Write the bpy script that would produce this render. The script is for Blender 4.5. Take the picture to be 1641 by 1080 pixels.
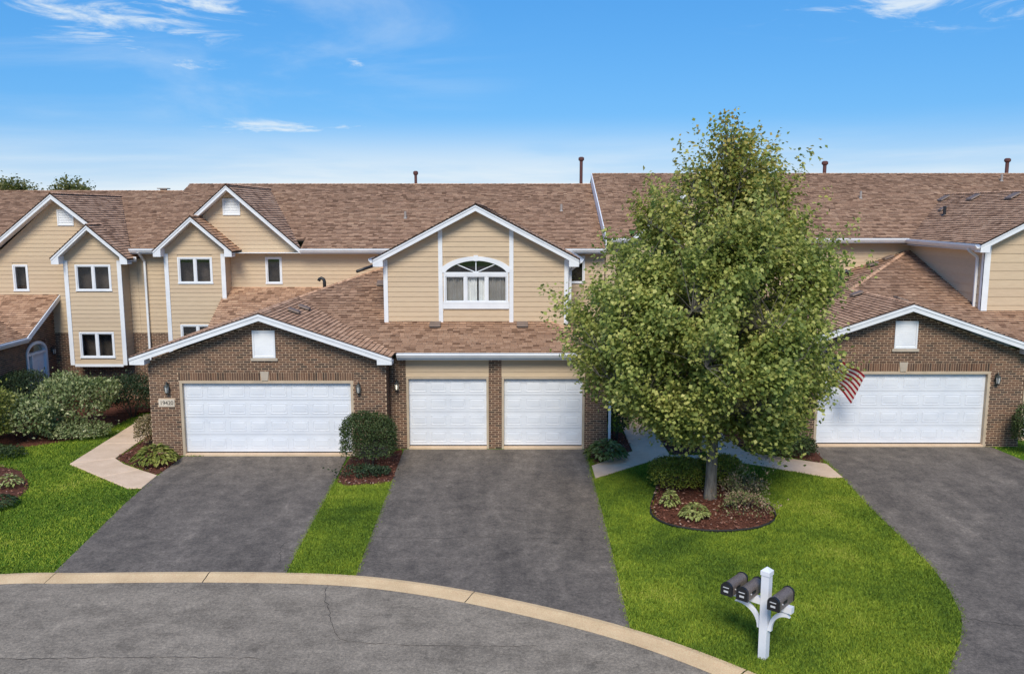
import bpy, bmesh, math, random
import numpy as np
from mathutils import Vector, Matrix

random.seed(7)
rng = np.random.default_rng(11)
R = math.radians
scene = bpy.context.scene
for o in list(bpy.data.objects):
    bpy.data.objects.remove(o)
col = scene.collection

# ------------------------------------------------------------------ camera
CAM = Vector((0.0, 0.0, 7.0))
cam = bpy.data.cameras.new('camera')
cam.sensor_fit = 'HORIZONTAL'
cam.sensor_width = 36.0
cam.lens = 36.0 * 1350 / 1641
cam.clip_start = 0.1
cam.clip_end = 3000
camo = bpy.data.objects.new('camera', cam)
camo.location = CAM
camo.rotation_euler = (R(90) - math.atan(198 / 1350), 0, 0)
col.objects.link(camo)
scene.camera = camo

# ------------------------------------------------------------------ sky, sun, exposure
SUN_EL = 44.0
SUN_AZ = 185.0            # compass bearing of the sun, 0 = +Y, clockwise
world = bpy.data.worlds.new('World')
scene.world = world
world.use_nodes = True
wn = world.node_tree.nodes
wl = world.node_tree.links
bg = wn['Background']
bg.inputs[1].default_value = 0.13
sky = wn.new('ShaderNodeTexSky')
sky.sky_type = 'NISHITA'
sky.sun_disc = False
sky.sun_elevation = R(SUN_EL)
sky.sun_rotation = R(SUN_AZ)
sky.air_density = 1.0
sky.dust_density = 0.35
sky.ozone_density = 3.0

def wmath(op, a, b=None, c=None, clamp=False):
    n = wn.new('ShaderNodeMath')
    n.operation = op
    n.use_clamp = clamp
    for i, x in enumerate((a, b, c)):
        if x is None:
            continue
        if isinstance(x, (int, float)):
            n.inputs[i].default_value = x
        else:
            wl.new(x, n.inputs[i])
    return n.outputs[0]


# the same colour grade over the whole sky
srgb = wn.new('ShaderNodeSeparateColor')
wl.new(sky.outputs[0], srgb.inputs[0])
crgb = wn.new('ShaderNodeCombineColor')
wl.new(wmath('MULTIPLY', srgb.outputs[0], 0.29), crgb.inputs[0])
wl.new(wmath('MULTIPLY', wmath('POWER', wmath('MULTIPLY', srgb.outputs[1], 0.1), 0.6), 4.5), crgb.inputs[1])
wl.new(wmath('MULTIPLY', wmath('POWER', wmath('MULTIPLY', srgb.outputs[2], 0.1), 0.4), 6.9), crgb.inputs[2])
tc = wn.new('ShaderNodeTexCoord')
nrm = wn.new('ShaderNodeVectorMath')
nrm.operation = 'NORMALIZE'
wl.new(tc.outputs['Generated'], nrm.inputs[0])
sep = wn.new('ShaderNodeSeparateXYZ')
wl.new(nrm.outputs[0], sep.inputs[0])
elev = sep.outputs[2]


def wnoise(scale, sx, sy, sz, detail=6, rough=0.6, dist=0.0, off=(0, 0, 0)):
    mp = wn.new('ShaderNodeMapping')
    mp.inputs['Scale'].default_value = (sx, sy, sz)
    mp.inputs['Location'].default_value = off
    wl.new(nrm.outputs[0], mp.inputs['Vector'])
    nz = wn.new('ShaderNodeTexNoise')
    nz.inputs['Scale'].default_value = scale
    nz.inputs['Detail'].default_value = detail
    nz.inputs['Roughness'].default_value = rough
    nz.inputs['Distortion'].default_value = dist
    wl.new(mp.outputs[0], nz.inputs['Vector'])
    return nz.outputs['Fac']


def smooth(x, a, b):
    n = wn.new('ShaderNodeMapRange')
    n.interpolation_type = 'SMOOTHSTEP'
    n.inputs['From Min'].default_value = a
    n.inputs['From Max'].default_value = b
    wl.new(x, n.inputs['Value'])
    return n.outputs[0]


def blob(px, py, wx, wy):
    """soft patch of sky round one bearing and height, where wisps gather (degrees)"""
    a = R(px)
    n = wn.new('ShaderNodeVectorMath')
    n.operation = 'DOT_PRODUCT'
    n.inputs[1].default_value = (math.cos(a), -math.sin(a), 0)
    wl.new(nrm.outputs[0], n.inputs[0])
    fwd = wn.new('ShaderNodeVectorMath')
    fwd.operation = 'DOT_PRODUCT'
    fwd.inputs[1].default_value = (math.sin(a), math.cos(a), 0)
    wl.new(nrm.outputs[0], fwd.inputs[0])
    dx = wmath('DIVIDE', n.outputs['Value'], math.sin(R(wx)))
    dy = wmath('DIVIDE', wmath('SUBTRACT', elev, math.sin(R(py))), math.sin(R(wy)))
    d = wmath('ADD', wmath('MULTIPLY', dx, dx), wmath('MULTIPLY', dy, dy))
    g = wmath('POWER', 2.718, wmath('MULTIPLY', d, -1.0))
    return wmath('MULTIPLY', g, wmath('GREATER_THAN', fwd.outputs['Value'], 0.0))


wisp = wnoise(9.0, 1.0, 1.0, 5.0, 11, 0.66, 0.7, (0.35, 0.2, 0.1))
wisp2 = wnoise(2.6, 1.0, 1.0, 5.0, 8, 0.6, 0.8, (2.1, 0.7, 0.3))
patch = wnoise(1.3, 1.0, 1.0, 2.6, 3, 0.5, 0.0, (3.1, 0.6, 1.9))
gather = wmath('MAXIMUM', blob(-25.0, 11.3, 6.0, 1.2), blob(-19.5, 12.4, 3.5, 0.8))
for bb, kk in (((27.0, 12.2, 8.0, 1.3), 0.9), ((-21.0, 8.9, 2.5, 0.5), 0.6), ((-9.3, 9.3, 1.4, 0.6), 0.9), ((-15.0, 5.4, 7.0, 0.5), 0.6), ((-23.0, 9.8, 1.6, 0.5), 0.8)):
    gather = wmath('MAXIMUM', gather, wmath('MULTIPLY', blob(*bb), kk))
high = wmath('MULTIPLY', smooth(wmath('ADD', wisp, wmath('MULTIPLY', gather, 0.16)), 0.54, 0.76), smooth(gather, 0.0, 0.5))
haze = wmath('MULTIPLY', wmath('MULTIPLY', smooth(wisp2, 0.45, 0.75), smooth(patch, 0.42, 0.66)), 0.35)
high = wmath('MAXIMUM', high, haze)
low_n = wnoise(2.2, 1.0, 1.0, 9.0, 7, 0.55, 0.3, (1.7, 0.1, 0.4))
low_band = wmath('SUBTRACT', 1.0, smooth(elev, 0.02, 0.115))
low = wmath('MULTIPLY', low_band, wmath('ADD', 0.55, wmath('MULTIPLY', smooth(low_n, 0.38, 0.60), 0.45)))
cover = wmath('MAXIMUM', wmath('MULTIPLY', high, 0.85), low, clamp=True)
mixc = wn.new('ShaderNodeMix')
mixc.data_type = 'RGBA'
wl.new(cover, mixc.inputs['Factor'])
wl.new(crgb.outputs[0], mixc.inputs['A'])
mixc.inputs['B'].default_value = (5.3, 5.9, 6.3, 1)
wl.new(mixc.outputs['Result'], bg.inputs[0])

sun = bpy.data.lights.new('sun', 'SUN')
sun.energy = 3.15
sun.angle = R(24.0)
sun.color = (1.0, 0.915, 0.77)
suno = bpy.data.objects.new('sun', sun)
az, el = R(SUN_AZ), R(SUN_EL)
to_sun = Vector((math.sin(az) * math.cos(el), math.cos(az) * math.cos(el), math.sin(el)))
suno.rotation_euler = to_sun.to_track_quat('Z', 'Y').to_euler()
suno.location = (0, 0, 40)
col.objects.link(suno)

scene.view_settings.view_transform = 'Standard'
scene.view_settings.look = 'None'
scene.view_settings.exposure = 0.22
scene.view_settings.gamma = 1.0
scene.view_settings.use_curve_mapping = False
scene.cycles.max_bounces = 8
scene.cycles.transparent_max_bounces = 12

# ------------------------------------------------------------------ materials
MATS = {}


class NT:
    def __init__(s, name):
        s.m = bpy.data.materials.new(name)
        s.m.use_nodes = True
        s.n = s.m.node_tree.nodes
        s.l = s.m.node_tree.links
        s.b = s.n['Principled BSDF']
        MATS[name] = s.m

    def node(s, t, **kw):
        n = s.n.new(t)
        for k, v in kw.items():
            setattr(n, k, v)
        return n

    def setin(s, n, key, v):
        if hasattr(v, 'is_linked') or isinstance(v, bpy.types.NodeSocket):
            s.l.new(v, n.inputs[key])
        else:
            n.inputs[key].default_value = v

    def math(s, op, a, b=0.0, c=None, clamp=False):
        n = s.node('ShaderNodeMath', operation=op, use_clamp=clamp)
        s.setin(n, 0, a)
        s.setin(n, 1, b)
        if c is not None:
            s.setin(n, 2, c)
        return n.outputs[0]

    def coord(s, kind='Object'):
        if kind == 'World':
            return s.node('ShaderNodeNewGeometry').outputs['Position']
        return s.node('ShaderNodeTexCoord').outputs[kind]

    def noise(s, scale, detail=4, rough=0.55, vec=None, scl=None, dist=0.0):
        v = vec if vec is not None else s.coord('World')
        if scl:
            mp = s.node('ShaderNodeMapping')
            mp.inputs['Scale'].default_value = scl
            s.l.new(v, mp.inputs['Vector'])
            v = mp.outputs[0]
        n = s.node('ShaderNodeTexNoise')
        n.inputs['Scale'].default_value = scale
        n.inputs['Detail'].default_value = detail
        n.inputs['Roughness'].default_value = rough
        n.inputs['Distortion'].default_value = dist
        s.l.new(v, n.inputs['Vector'])
        return n.outputs['Fac']

    def ramp(s, fac, stops, interp='LINEAR'):
        r = s.node('ShaderNodeValToRGB')
        cr = r.color_ramp
        cr.interpolation = interp
        while len(cr.elements) < len(stops):
            cr.elements.new(0.5)
        for e, (p, c) in zip(cr.elements, stops):
            e.position = p
            e.color = (*c, 1) if len(c) == 3 else c
        s.l.new(fac, r.inputs['Fac'])
        return r.outputs['Color']

    def mix(s, fac, a, b, blend='MIX'):
        n = s.node('ShaderNodeMix', data_type='RGBA', blend_type=blend)
        s.setin(n, 'Factor', fac)
        for k, v in (('A', a), ('B', b)):
            if isinstance(v, tuple):
                v = (*v, 1) if len(v) == 3 else v
            s.setin(n, k, v)
        return n.outputs['Result']

    def rnd(s):
        g = s.node('ShaderNodeNewGeometry')
        o = s.node('ShaderNodeObjectInfo')
        return s.math('FRACT', s.math('ADD', g.outputs['Random Per Island'], s.math('MULTIPLY', o.outputs['Random'], 7.31)))

    def bump(s, h, strength=0.3, dist=0.01):
        n = s.node('ShaderNodeBump')
        n.inputs['Strength'].default_value = strength
        n.inputs['Distance'].default_value = dist
        s.l.new(h, n.inputs['Height'])
        s.l.new(n.outputs[0], s.b.inputs['Normal'])

    def out(s, color, rough=0.7, spec=0.3):
        s.setin(s.b, 'Base Color', (*color, 1) if isinstance(color, tuple) and len(color) == 3 else color)
        s.setin(s.b, 'Roughness', rough)
        s.b.inputs['Specular IOR Level'].default_value = spec
        return s.m


def simple(name, c, rough=0.6, spec=0.3, var=0.12, scale=3.0, metal=0.0, bump=0.0):
    t = NT(name)
    n = t.noise(scale, 5)
    lo = tuple(x * (1 - var) for x in c)
    hi = tuple(min(1, x * (1 + var)) for x in c)
    t.out(t.ramp(n, [(0.3, lo), (0.7, hi)]), rough, spec)
    t.b.inputs['Metallic'].default_value = metal
    if bump:
        t.bump(t.noise(scale * 30, 3), bump, 0.004)
    return t.m


def leafmat(name, stops, clump=None, transl=0.3, scale=1.4, rough=0.55, top=None):
    t = NT(name)
    r = t.rnd()
    n = t.noise(scale, 3)
    f = t.math('ADD', t.math('MULTIPLY', r, 0.5), t.math('MULTIPLY', t.math('SUBTRACT', t.math('MULTIPLY', n, 1.6), 0.3), 0.55), clamp=True)
    c = t.ramp(f, stops)
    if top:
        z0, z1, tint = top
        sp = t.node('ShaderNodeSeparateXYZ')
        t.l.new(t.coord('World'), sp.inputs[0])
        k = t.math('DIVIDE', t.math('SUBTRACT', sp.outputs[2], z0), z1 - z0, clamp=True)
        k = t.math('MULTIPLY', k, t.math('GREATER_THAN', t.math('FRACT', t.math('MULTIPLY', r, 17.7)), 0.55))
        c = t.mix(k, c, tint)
    t.out(c, rough, 0.25)
    tr = t.node('ShaderNodeBsdfTranslucent')
    t.l.new(t.mix(0.5, c, (0.30, 0.36, 0.04), 'MIX'), tr.inputs['Color'])
    ms = t.node('ShaderNodeMixShader')
    ms.inputs[0].default_value = transl
    t.l.new(t.b.outputs[0], ms.inputs[1])
    t.l.new(tr.outputs[0], ms.inputs[2])
    t.l.new(ms.outputs[0], t.n['Material Output'].inputs['Surface'])
    return t.m


# shingles
t = NT('shingle')
base = t.ramp(t.rnd(), [(0.0, (0.25, 0.142, 0.088)), (0.2, (0.42, 0.25, 0.158)), (0.6, (0.53, 0.325, 0.208)),
                        (0.85, (0.61, 0.385, 0.252)), (1.0, (0.44, 0.27, 0.178))])
gr = t.noise(55, 3)
big = t.noise(0.35, 4)
c = t.mix(0.45, base, t.ramp(gr, [(0.3, (0.25, 0.25, 0.25)), (0.7, (0.8, 0.78, 0.76))]), 'OVERLAY')
c = t.mix(0.35, c, t.ramp(big, [(0.3, (0.35, 0.33, 0.32)), (0.7, (0.62, 0.60, 0.58))]), 'OVERLAY')
t.out(c, 0.9, 0.15)
t.bump(gr, 0.5, 0.004)
simple('shingle_edge', (0.07, 0.047, 0.037), 0.95)  # dark mat edge; its colour also stands in for the shadow line under each course
simple('roof_deck', (0.07, 0.05, 0.042), 0.9)
# bricks
t = NT('brick')
base = t.ramp(t.rnd(), [(0.0, (0.030, 0.020, 0.017)), (0.2, (0.065, 0.033, 0.023)), (0.5, (0.118, 0.058, 0.037)),
                        (0.8, (0.175, 0.088, 0.053)), (1.0, (0.085, 0.048, 0.036))])
gr = t.noise(70, 4)
c = t.mix(0.5, base, t.ramp(gr, [(0.3, (0.3, 0.3, 0.3)), (0.7, (0.72, 0.70, 0.68))]), 'OVERLAY')
c = t.mix(t.math('MULTIPLY', t.noise(1.1, 4), 0.35), c, (0.26, 0.19, 0.14))
t.out(c, 0.88, 0.2)
t.bump(gr, 0.4, 0.004)
t = NT('mortar')
t.out(t.ramp(t.noise(9, 6), [(0.3, (0.43, 0.305, 0.205)), (0.7, (0.60, 0.44, 0.31))]), 0.95, 0.1)
# siding
t = NT('siding')
st = t.noise(4, 5, scl=(1, 1, 14))
c = t.ramp(st, [(0.25, (0.51, 0.388, 0.262)), (0.75, (0.61, 0.472, 0.325))])
rr = t.rnd()
c = t.mix(0.25, c, t.ramp(rr, [(0, (0.42, 0.42, 0.42)), (1, (0.60, 0.59, 0.58))]), 'OVERLAY')
t.out(c, 0.65, 0.3)
t.bump(t.noise(30, 4, scl=(1, 1, 6)), 0.15, 0.003)
# white trim, doors
t = NT('white_trim')
n1 = t.noise(2.2, 6)
c = t.ramp(n1, [(0.3, (0.70, 0.72, 0.755)), (0.65, (0.79, 0.805, 0.83))])
sp = t.noise(14, 2)
c = t.mix(t.math('MULTIPLY', t.math('GREATER_THAN', sp, 0.73), 0.35), c, (0.40, 0.38, 0.35))
t.out(c, 0.5, 0.4)
t = NT('door_white')
n1 = t.noise(1.3, 6, scl=(1, 1, 2))
c = t.ramp(n1, [(0.3, (0.66, 0.69, 0.745)), (0.7, (0.76, 0.78, 0.82))])
t.out(c, 0.42, 0.45)
t.bump(t.noise(60, 3, scl=(1, 1, 5)), 0.08, 0.002)
simple('frame_tan', (0.50, 0.40, 0.29), 0.7)
simple('stone', (0.46, 0.39, 0.31), 0.85, bump=0.3)
simple('plaque', (0.62, 0.54, 0.44), 0.8)
simple('lettering', (0.045, 0.045, 0.045), 0.6)
simple('dark_gap', (0.02, 0.02, 0.02), 0.9)
simple('interior', (0.075, 0.058, 0.05), 0.9, var=0.6, scale=2.5)
simple('curtain', (0.85, 0.85, 0.84), 0.9, var=0.1)
simple('curtain_grey', (0.30, 0.28, 0.26), 0.9, var=0.15)
simple('bronze', (0.045, 0.050, 0.047), 0.45, 0.5, 0.25, 12)
simple('flue_red', (0.115, 0.05, 0.045), 0.7)
simple('vent_metal', (0.20, 0.145, 0.115), 0.6, 0.4)
simple('pipe_grey', (0.30, 0.27, 0.25), 0.5, 0.5)
simple('black_plastic', (0.018, 0.019, 0.022), 0.45, 0.5)
t = NT('lamp_glass')
t.out((0.75, 0.75, 0.72), 0.2, 0.5)
t.b.inputs['Alpha'].default_value = 0.6
t = NT('lamp_lit')
t.out((0.9, 0.85, 0.7), 0.3)
t.b.inputs['Emission Color'].default_value = (1, 0.86, 0.62, 1)
t.b.inputs['Emission Strength'].default_value = 2.5
t = NT('window_glass')
tr = t.node('ShaderNodeBsdfTransparent')
tr.inputs['Color'].default_value = (0.95, 0.96, 0.96, 1)
gl = t.node('ShaderNodeBsdfGlossy')
gl.inputs['Roughness'].default_value = 0.015
gl.inputs['Color'].default_value = (0.9, 0.92, 0.95, 1)
fr = t.node('ShaderNodeLayerWeight')
fr.inputs['Blend'].default_value = 0.5
ms = t.node('ShaderNodeMixShader')
t.l.new(t.math('ADD', t.math('MULTIPLY', t.math('POWER', fr.outputs['Facing'], 5.0), 0.9), 0.07, clamp=True), ms.inputs[0])
t.l.new(tr.outputs[0], ms.inputs[1])
t.l.new(gl.outputs[0], ms.inputs[2])
t.l.new(ms.outputs[0], t.n['Material Output'].inputs['Surface'])
# asphalt
def asphalt(name, stops, streak=(1.0, 2.2, 1.0)):
    t = NT(name)
    grain = t.noise(17, 7, 0.9)
    fine = t.noise(75, 3, 0.7)
    mid = t.noise(2.6, 8, 0.7)
    big = t.noise(0.7, 7, 0.68, scl=streak, dist=0.4)
    f = t.math('ADD', t.math('MULTIPLY', mid, 0.5), t.math('MULTIPLY', big, 0.5))
    f = t.math('ADD', t.math('MULTIPLY', t.math('SUBTRACT', f, 0.5), 2.1), 0.5)
    c = t.ramp(f, stops)
    k = t.ramp(grain, [(0.33, (0.22, 0.22, 0.23)), (0.5, (1.0, 1.0, 1.0)), (0.68, (2.1, 2.02, 1.92))])
    c = t.mix(0.62, c, k, 'MULTIPLY')
    c = t.mix(0.5, c, t.ramp(fine, [(0.3, (0.45, 0.45, 0.45)), (0.7, (1.55, 1.52, 1.48))]), 'MULTIPLY')
    # drips of oil and old patches
    vo = t.node('ShaderNodeTexVoronoi')
    vo.inputs['Scale'].default_value = 0.9
    t.l.new(t.coord('World'), vo.inputs['Vector'])
    drip = t.math('MULTIPLY', t.math('LESS_THAN', t.math('ADD', vo.outputs['Distance'], t.math('MULTIPLY', t.noise(9, 4), 0.12)), 0.13), 0.35)
    c = t.mix(drip, c, (0.05, 0.045, 0.04))
    t.out(c, 0.92, 0.15)
    t.bump(grain, 0.6, 0.012)
    return t


asphalt('asphalt_drive', [(0.15, (0.085, 0.073, 0.064)), (0.45, (0.145, 0.123, 0.104)), (0.62, (0.185, 0.156, 0.130)), (0.9, (0.29, 0.243, 0.198))], (1.7, 0.5, 1))
asphalt('asphalt_street', [(0.2, (0.165, 0.138, 0.108)), (0.5, (0.265, 0.222, 0.172)), (0.8, (0.36, 0.30, 0.232))])
simple('tar', (0.075, 0.066, 0.058), 0.9, var=0.5, scale=8)
t = NT('concrete')
n1 = t.noise(2.0, 7, 0.65)
c = t.ramp(n1, [(0.3, (0.64, 0.46, 0.31)), (0.7, (0.80, 0.59, 0.42))])
c = t.mix(0.4, c, t.ramp(t.noise(60, 3), [(0.3, (0.35, 0.35, 0.35)), (0.7, (0.65, 0.65, 0.65))]), 'OVERLAY')
t.out(c, 0.9, 0.2)
t.bump(t.noise(60, 3), 0.25, 0.003)
t = NT('kerb_concrete')
n1 = t.noise(1.3, 7, 0.65)
c = t.ramp(n1, [(0.3, (0.62, 0.43, 0.235)), (0.7, (0.80, 0.575, 0.33))])
c = t.mix(0.5, c, t.ramp(t.noise(45, 4), [(0.3, (0.3, 0.3, 0.3)), (0.7, (0.66, 0.66, 0.66))]), 'OVERLAY')
t.out(c, 0.9, 0.2)
t.bump(t.noise(50, 3), 0.3, 0.004)
t = NT('mulch')
n1 = t.noise(28, 4, 0.7)
t.out(t.ramp(n1, [(0.3, (0.045, 0.018, 0.012)), (0.55, (0.14, 0.055, 0.036)), (0.75, (0.24, 0.12, 0.085))]), 0.95, 0.1)
t.bump(n1, 0.8, 0.03)
t = NT('mulch_chip')
t.out(t.ramp(t.rnd(), [(0, (0.07, 0.025, 0.016)), (0.5, (0.19, 0.072, 0.046)), (0.85, (0.31, 0.15, 0.105)), (1, (0.5, 0.36, 0.28))]), 0.95, 0.1)
# grass
t = NT('lawn_soil')
n1 = t.noise(0.5, 5)
n2 = t.noise(18, 4, 0.7)
c = t.ramp(n1, [(0.3, (0.05, 0.12, 0.010)), (0.7, (0.10, 0.19, 0.014))])
c = t.mix(0.6, c, t.ramp(n2, [(0.3, (0.25, 0.25, 0.25)), (0.7, (0.7, 0.7, 0.7))]), 'OVERLAY')
t.out(c, 0.9, 0.1)
t.bump(n2, 0.6, 0.03)
t = NT('grass_blade')
n1 = t.noise(0.38, 4, 0.6)
n3 = t.noise(2.4, 3)
f = t.math('ADD', t.math('MULTIPLY', t.math('SUBTRACT', n1, 0.5), 1.05), t.math('ADD', t.math('ADD', t.math('MULTIPLY', n3, 0.3), 0.22), t.math('MULTIPLY', t.rnd(), 0.30)))
c = t.ramp(f, [(0.22, (0.050, 0.095, 0.014)), (0.40, (0.105, 0.175, 0.020)), (0.55, (0.185, 0.265, 0.026)), (0.70, (0.29, 0.355, 0.034)), (0.88, (0.42, 0.42, 0.09))])
t.out(c, 0.7, 0.15)
# plants
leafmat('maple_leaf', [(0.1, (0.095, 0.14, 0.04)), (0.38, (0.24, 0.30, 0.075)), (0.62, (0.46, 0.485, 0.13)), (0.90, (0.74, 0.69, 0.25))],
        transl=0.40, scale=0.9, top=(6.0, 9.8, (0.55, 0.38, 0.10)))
leafmat('boxwood_leaf', [(0.1, (0.018, 0.030, 0.012)), (0.5, (0.045, 0.072, 0.022)), (0.9, (0.10, 0.125, 0.045))], transl=0.12, scale=2)
leafmat('dark_leaf', [(0.1, (0.012, 0.022, 0.012)), (0.5, (0.028, 0.05, 0.022)), (0.9, (0.06, 0.09, 0.04))], transl=0.1, scale=2)
leafmat('pale_leaf', [(0.1, (0.06, 0.095, 0.03)), (0.45, (0.15, 0.20, 0.07)), (0.75, (0.40, 0.42, 0.20)), (0.95, (0.6, 0.58, 0.36))], transl=0.2, scale=2.2)
leafmat('gold_leaf', [(0.1, (0.07, 0.10, 0.02)), (0.5, (0.20, 0.22, 0.04)), (0.9, (0.44, 0.42, 0.13))], transl=0.2, scale=2.2)
leafmat('yew_leaf', [(0.1, (0.07, 0.095, 0.015)), (0.5, (0.18, 0.205, 0.025)), (0.9, (0.38, 0.37, 0.05))], transl=0.12, scale=2)
leafmat('hosta_leaf', [(0.1, (0.05, 0.085, 0.02)), (0.5, (0.13, 0.175, 0.045)), (0.9, (0.36, 0.36, 0.14))], transl=0.2, scale=3)
leafmat('sedum_leaf', [(0.1, (0.08, 0.11, 0.03)), (0.45, (0.18, 0.21, 0.07)), (0.7, (0.36, 0.24, 0.16)), (1, (0.55, 0.38, 0.30))], transl=0.1, scale=4)
leafmat('lime_leaf', [(0.1, (0.14, 0.18, 0.05)), (0.5, (0.30, 0.34, 0.10)), (0.9, (0.50, 0.50, 0.22))], transl=0.2, scale=3)
leafmat('dry_leaf', [(0.1, (0.10, 0.075, 0.035)), (0.5, (0.22, 0.17, 0.08)), (0.9, (0.36, 0.28, 0.15))], transl=0.1, scale=3)
leafmat('far_leaf', [(0.1, (0.08, 0.085, 0.03)), (0.5, (0.16, 0.16, 0.05)), (0.9, (0.26, 0.23, 0.09))], transl=0.3, scale=0.6)
t = NT('bark')
n1 = t.noise(14, 6, 0.7, scl=(1, 1, 0.18))
t.out(t.ramp(n1, [(0.3, (0.085, 0.075, 0.062)), (0.7, (0.25, 0.225, 0.19))]), 0.95, 0.1)
t.bump(n1, 0.9, 0.03)
simple('twig', (0.07, 0.055, 0.045), 0.9)
simple('vinyl_white', (0.74, 0.75, 0.79), 0.4, 0.4, 0.05)
t = NT('mailbox_black')
n1 = t.noise(70, 3, 0.8)
t.out(t.ramp(n1, [(0.35, (0.07, 0.058, 0.052)), (0.7, (0.24, 0.19, 0.165))]), 0.5, 0.5)
simple('mailbox_door', (0.014, 0.014, 0.016), 0.45, 0.5)
simple('plate_silver', (0.55, 0.55, 0.55), 0.35, 0.5, 0.1, 30)
simple('flag_red', (0.33, 0.018, 0.03), 0.8)
simple('flag_white', (0.72, 0.70, 0.68), 0.8, var=0.05)
simple('flag_blue', (0.02, 0.03, 0.12), 0.8)
simple('edging', (0.025, 0.024, 0.022), 0.7)
simple('stepping_stone', (0.50, 0.44, 0.34), 0.9, bump=0.3)
M = MATS

# ------------------------------------------------------------------ helpers


def link(o, parent=None):
    col.objects.link(o)
    if parent is not None:
        o.parent = parent
    return o


def tag(o, label=None, cat=None, group=None, kind=None):
    if label:
        o['label'] = label
    if cat:
        o['category'] = cat
    if group:
        o['group'] = group
    if kind:
        o['kind'] = kind
    return o


def thing(name, loc, label, cat, group=None):
    o = bpy.data.objects.new(name, None)
    o.empty_display_size = 0.3
    o.location = loc
    link(o)
    return tag(o, label, cat, group)


def rootloc(o):
    p = Vector((0, 0, 0))
    while o is not None:
        p += Vector(o.location)
        o = o.parent
    return p


class MB:
    def __init__(s):
        s.v, s.f, s.m = [], [], []

    def add(s, vs, fs, mi=0):
        k = len(s.v)
        s.v.extend([tuple(p) for p in vs])
        for f in fs:
            s.f.append([i + k for i in f])
            s.m.append(mi)

    def box(s, x0, x1, y0, y1, z0, z1, mi=0):
        s.add([(x0, y0, z0), (x1, y0, z0), (x1, y1, z0), (x0, y1, z0), (x0, y0, z1), (x1, y0, z1), (x1, y1, z1), (x0, y1, z1)],
              [(0, 3, 2, 1), (4, 5, 6, 7), (0, 1, 5, 4), (1, 2, 6, 5), (2, 3, 7, 6), (3, 0, 4, 7)], mi)
        return s

    def prism(s, bottom, top, mi=0, cap=True):
        n = len(bottom)
        fs = [(i, (i + 1) % n, n + (i + 1) % n, n + i) for i in range(n)]
        if cap:
            fs += [tuple(range(n - 1, -1, -1)), tuple(range(n, 2 * n))]
        s.add(list(bottom) + list(top), fs, mi)
        return s

    def bar(s, a, b, w, h, up=(0, 0, 1), mi=0):
        a, b = Vector(a), Vector(b)
        d = (b - a).normalized()
        sd = d.cross(Vector(up)).normalized() * (w / 2)
        u = sd.cross(d).normalized() * (h / 2)
        s.prism([a + sd + u, a - sd + u, a - sd - u, a + sd - u], [b + sd + u, b - sd + u, b - sd - u, b + sd - u], mi)
        return s

    def tube(s, pts, rads, n=8, mi=0, cap=True):
        pts = [Vector(p) for p in pts]
        if isinstance(rads, (int, float)):
            rads = [rads] * len(pts)
        k = len(s.v)
        for i, p in enumerate(pts):
            d = (pts[min(i + 1, len(pts) - 1)] - pts[max(i - 1, 0)])
            if d.length < 1e-6:
                d = Vector((0, 0, 1))
            d.normalize()
            a = d.cross(Vector((0.31, 0.95, 0.02)) if abs(d.y) < 0.9 else Vector((1, 0, 0))).normalized()
            b = d.cross(a)
            for j in range(n):
                an = 2 * math.pi * j / n
                s.v.append(tuple(p + (a * math.cos(an) + b * math.sin(an)) * rads[i]))
        for i in range(len(pts) - 1):
            for j in range(n):
                s.f.append([k + i * n + j, k + i * n + (j + 1) % n, k + (i + 1) * n + (j + 1) % n, k + (i + 1) * n + j])
                s.m.append(mi)
        if cap:
            s.f.append([k + j for j in range(n)][::-1])
            s.m.append(mi)
            s.f.append([k + (len(pts) - 1) * n + j for j in range(n)])
            s.m.append(mi)
        return s

    def build(s, name, mats, parent=None, smooth=False, loc=None, fixn=True):
        if isinstance(mats, str):
            mats = [mats]
        off = rootloc(parent) if parent is not None else Vector(loc or (0, 0, 0))
        me = bpy.data.meshes.new(name)
        me.from_pydata([(p[0] - off.x, p[1] - off.y, p[2] - off.z) for p in s.v], [], s.f)
        for m in mats:
            me.materials.append(M[m])
        if len(mats) > 1:
            me.polygons.foreach_set('material_index', s.m)
        if smooth:
            me.polygons.foreach_set('use_smooth', [True] * len(me.polygons))
        if fixn and len(s.f) < 20000:
            bm = bmesh.new()
            bm.from_mesh(me)
            bmesh.ops.recalc_face_normals(bm, faces=bm.faces)
            bm.to_mesh(me)
            bm.free()
        o = bpy.data.objects.new(name, me)
        if parent is None and loc is not None:
            o.location = loc
        return link(o, parent)


def tri_mesh(name, V, F, mat, parent=None, loc=None):
    """big mesh from numpy arrays; F is (n,k) faces of equal size"""
    off = rootloc(parent) if parent is not None else Vector(loc or (0, 0, 0))
    V = (np.asarray(V, dtype=np.float32) - np.array(off, dtype=np.float32)).astype(np.float32)
    F = np.asarray(F, dtype=np.int32)
    n, k = F.shape
    me = bpy.data.meshes.new(name)
    me.vertices.add(len(V))
    me.vertices.foreach_set('co', V.ravel())
    me.loops.add(n * k)
    me.loops.foreach_set('vertex_index', F.ravel())
    me.polygons.add(n)
    me.polygons.foreach_set('loop_start', np.arange(0, n * k, k, dtype=np.int32))
    me.polygons.foreach_set('loop_total', np.full(n, k, dtype=np.int32))
    me.update(calc_edges=True)
    me.materials.append(M[mat])
    o = bpy.data.objects.new(name, me)
    if parent is None and loc is not None:
        o.location = loc
    return link(o, parent)


def unit(a):
    return a / np.maximum(np.linalg.norm(a, axis=-1, keepdims=True), 1e-9)


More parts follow.
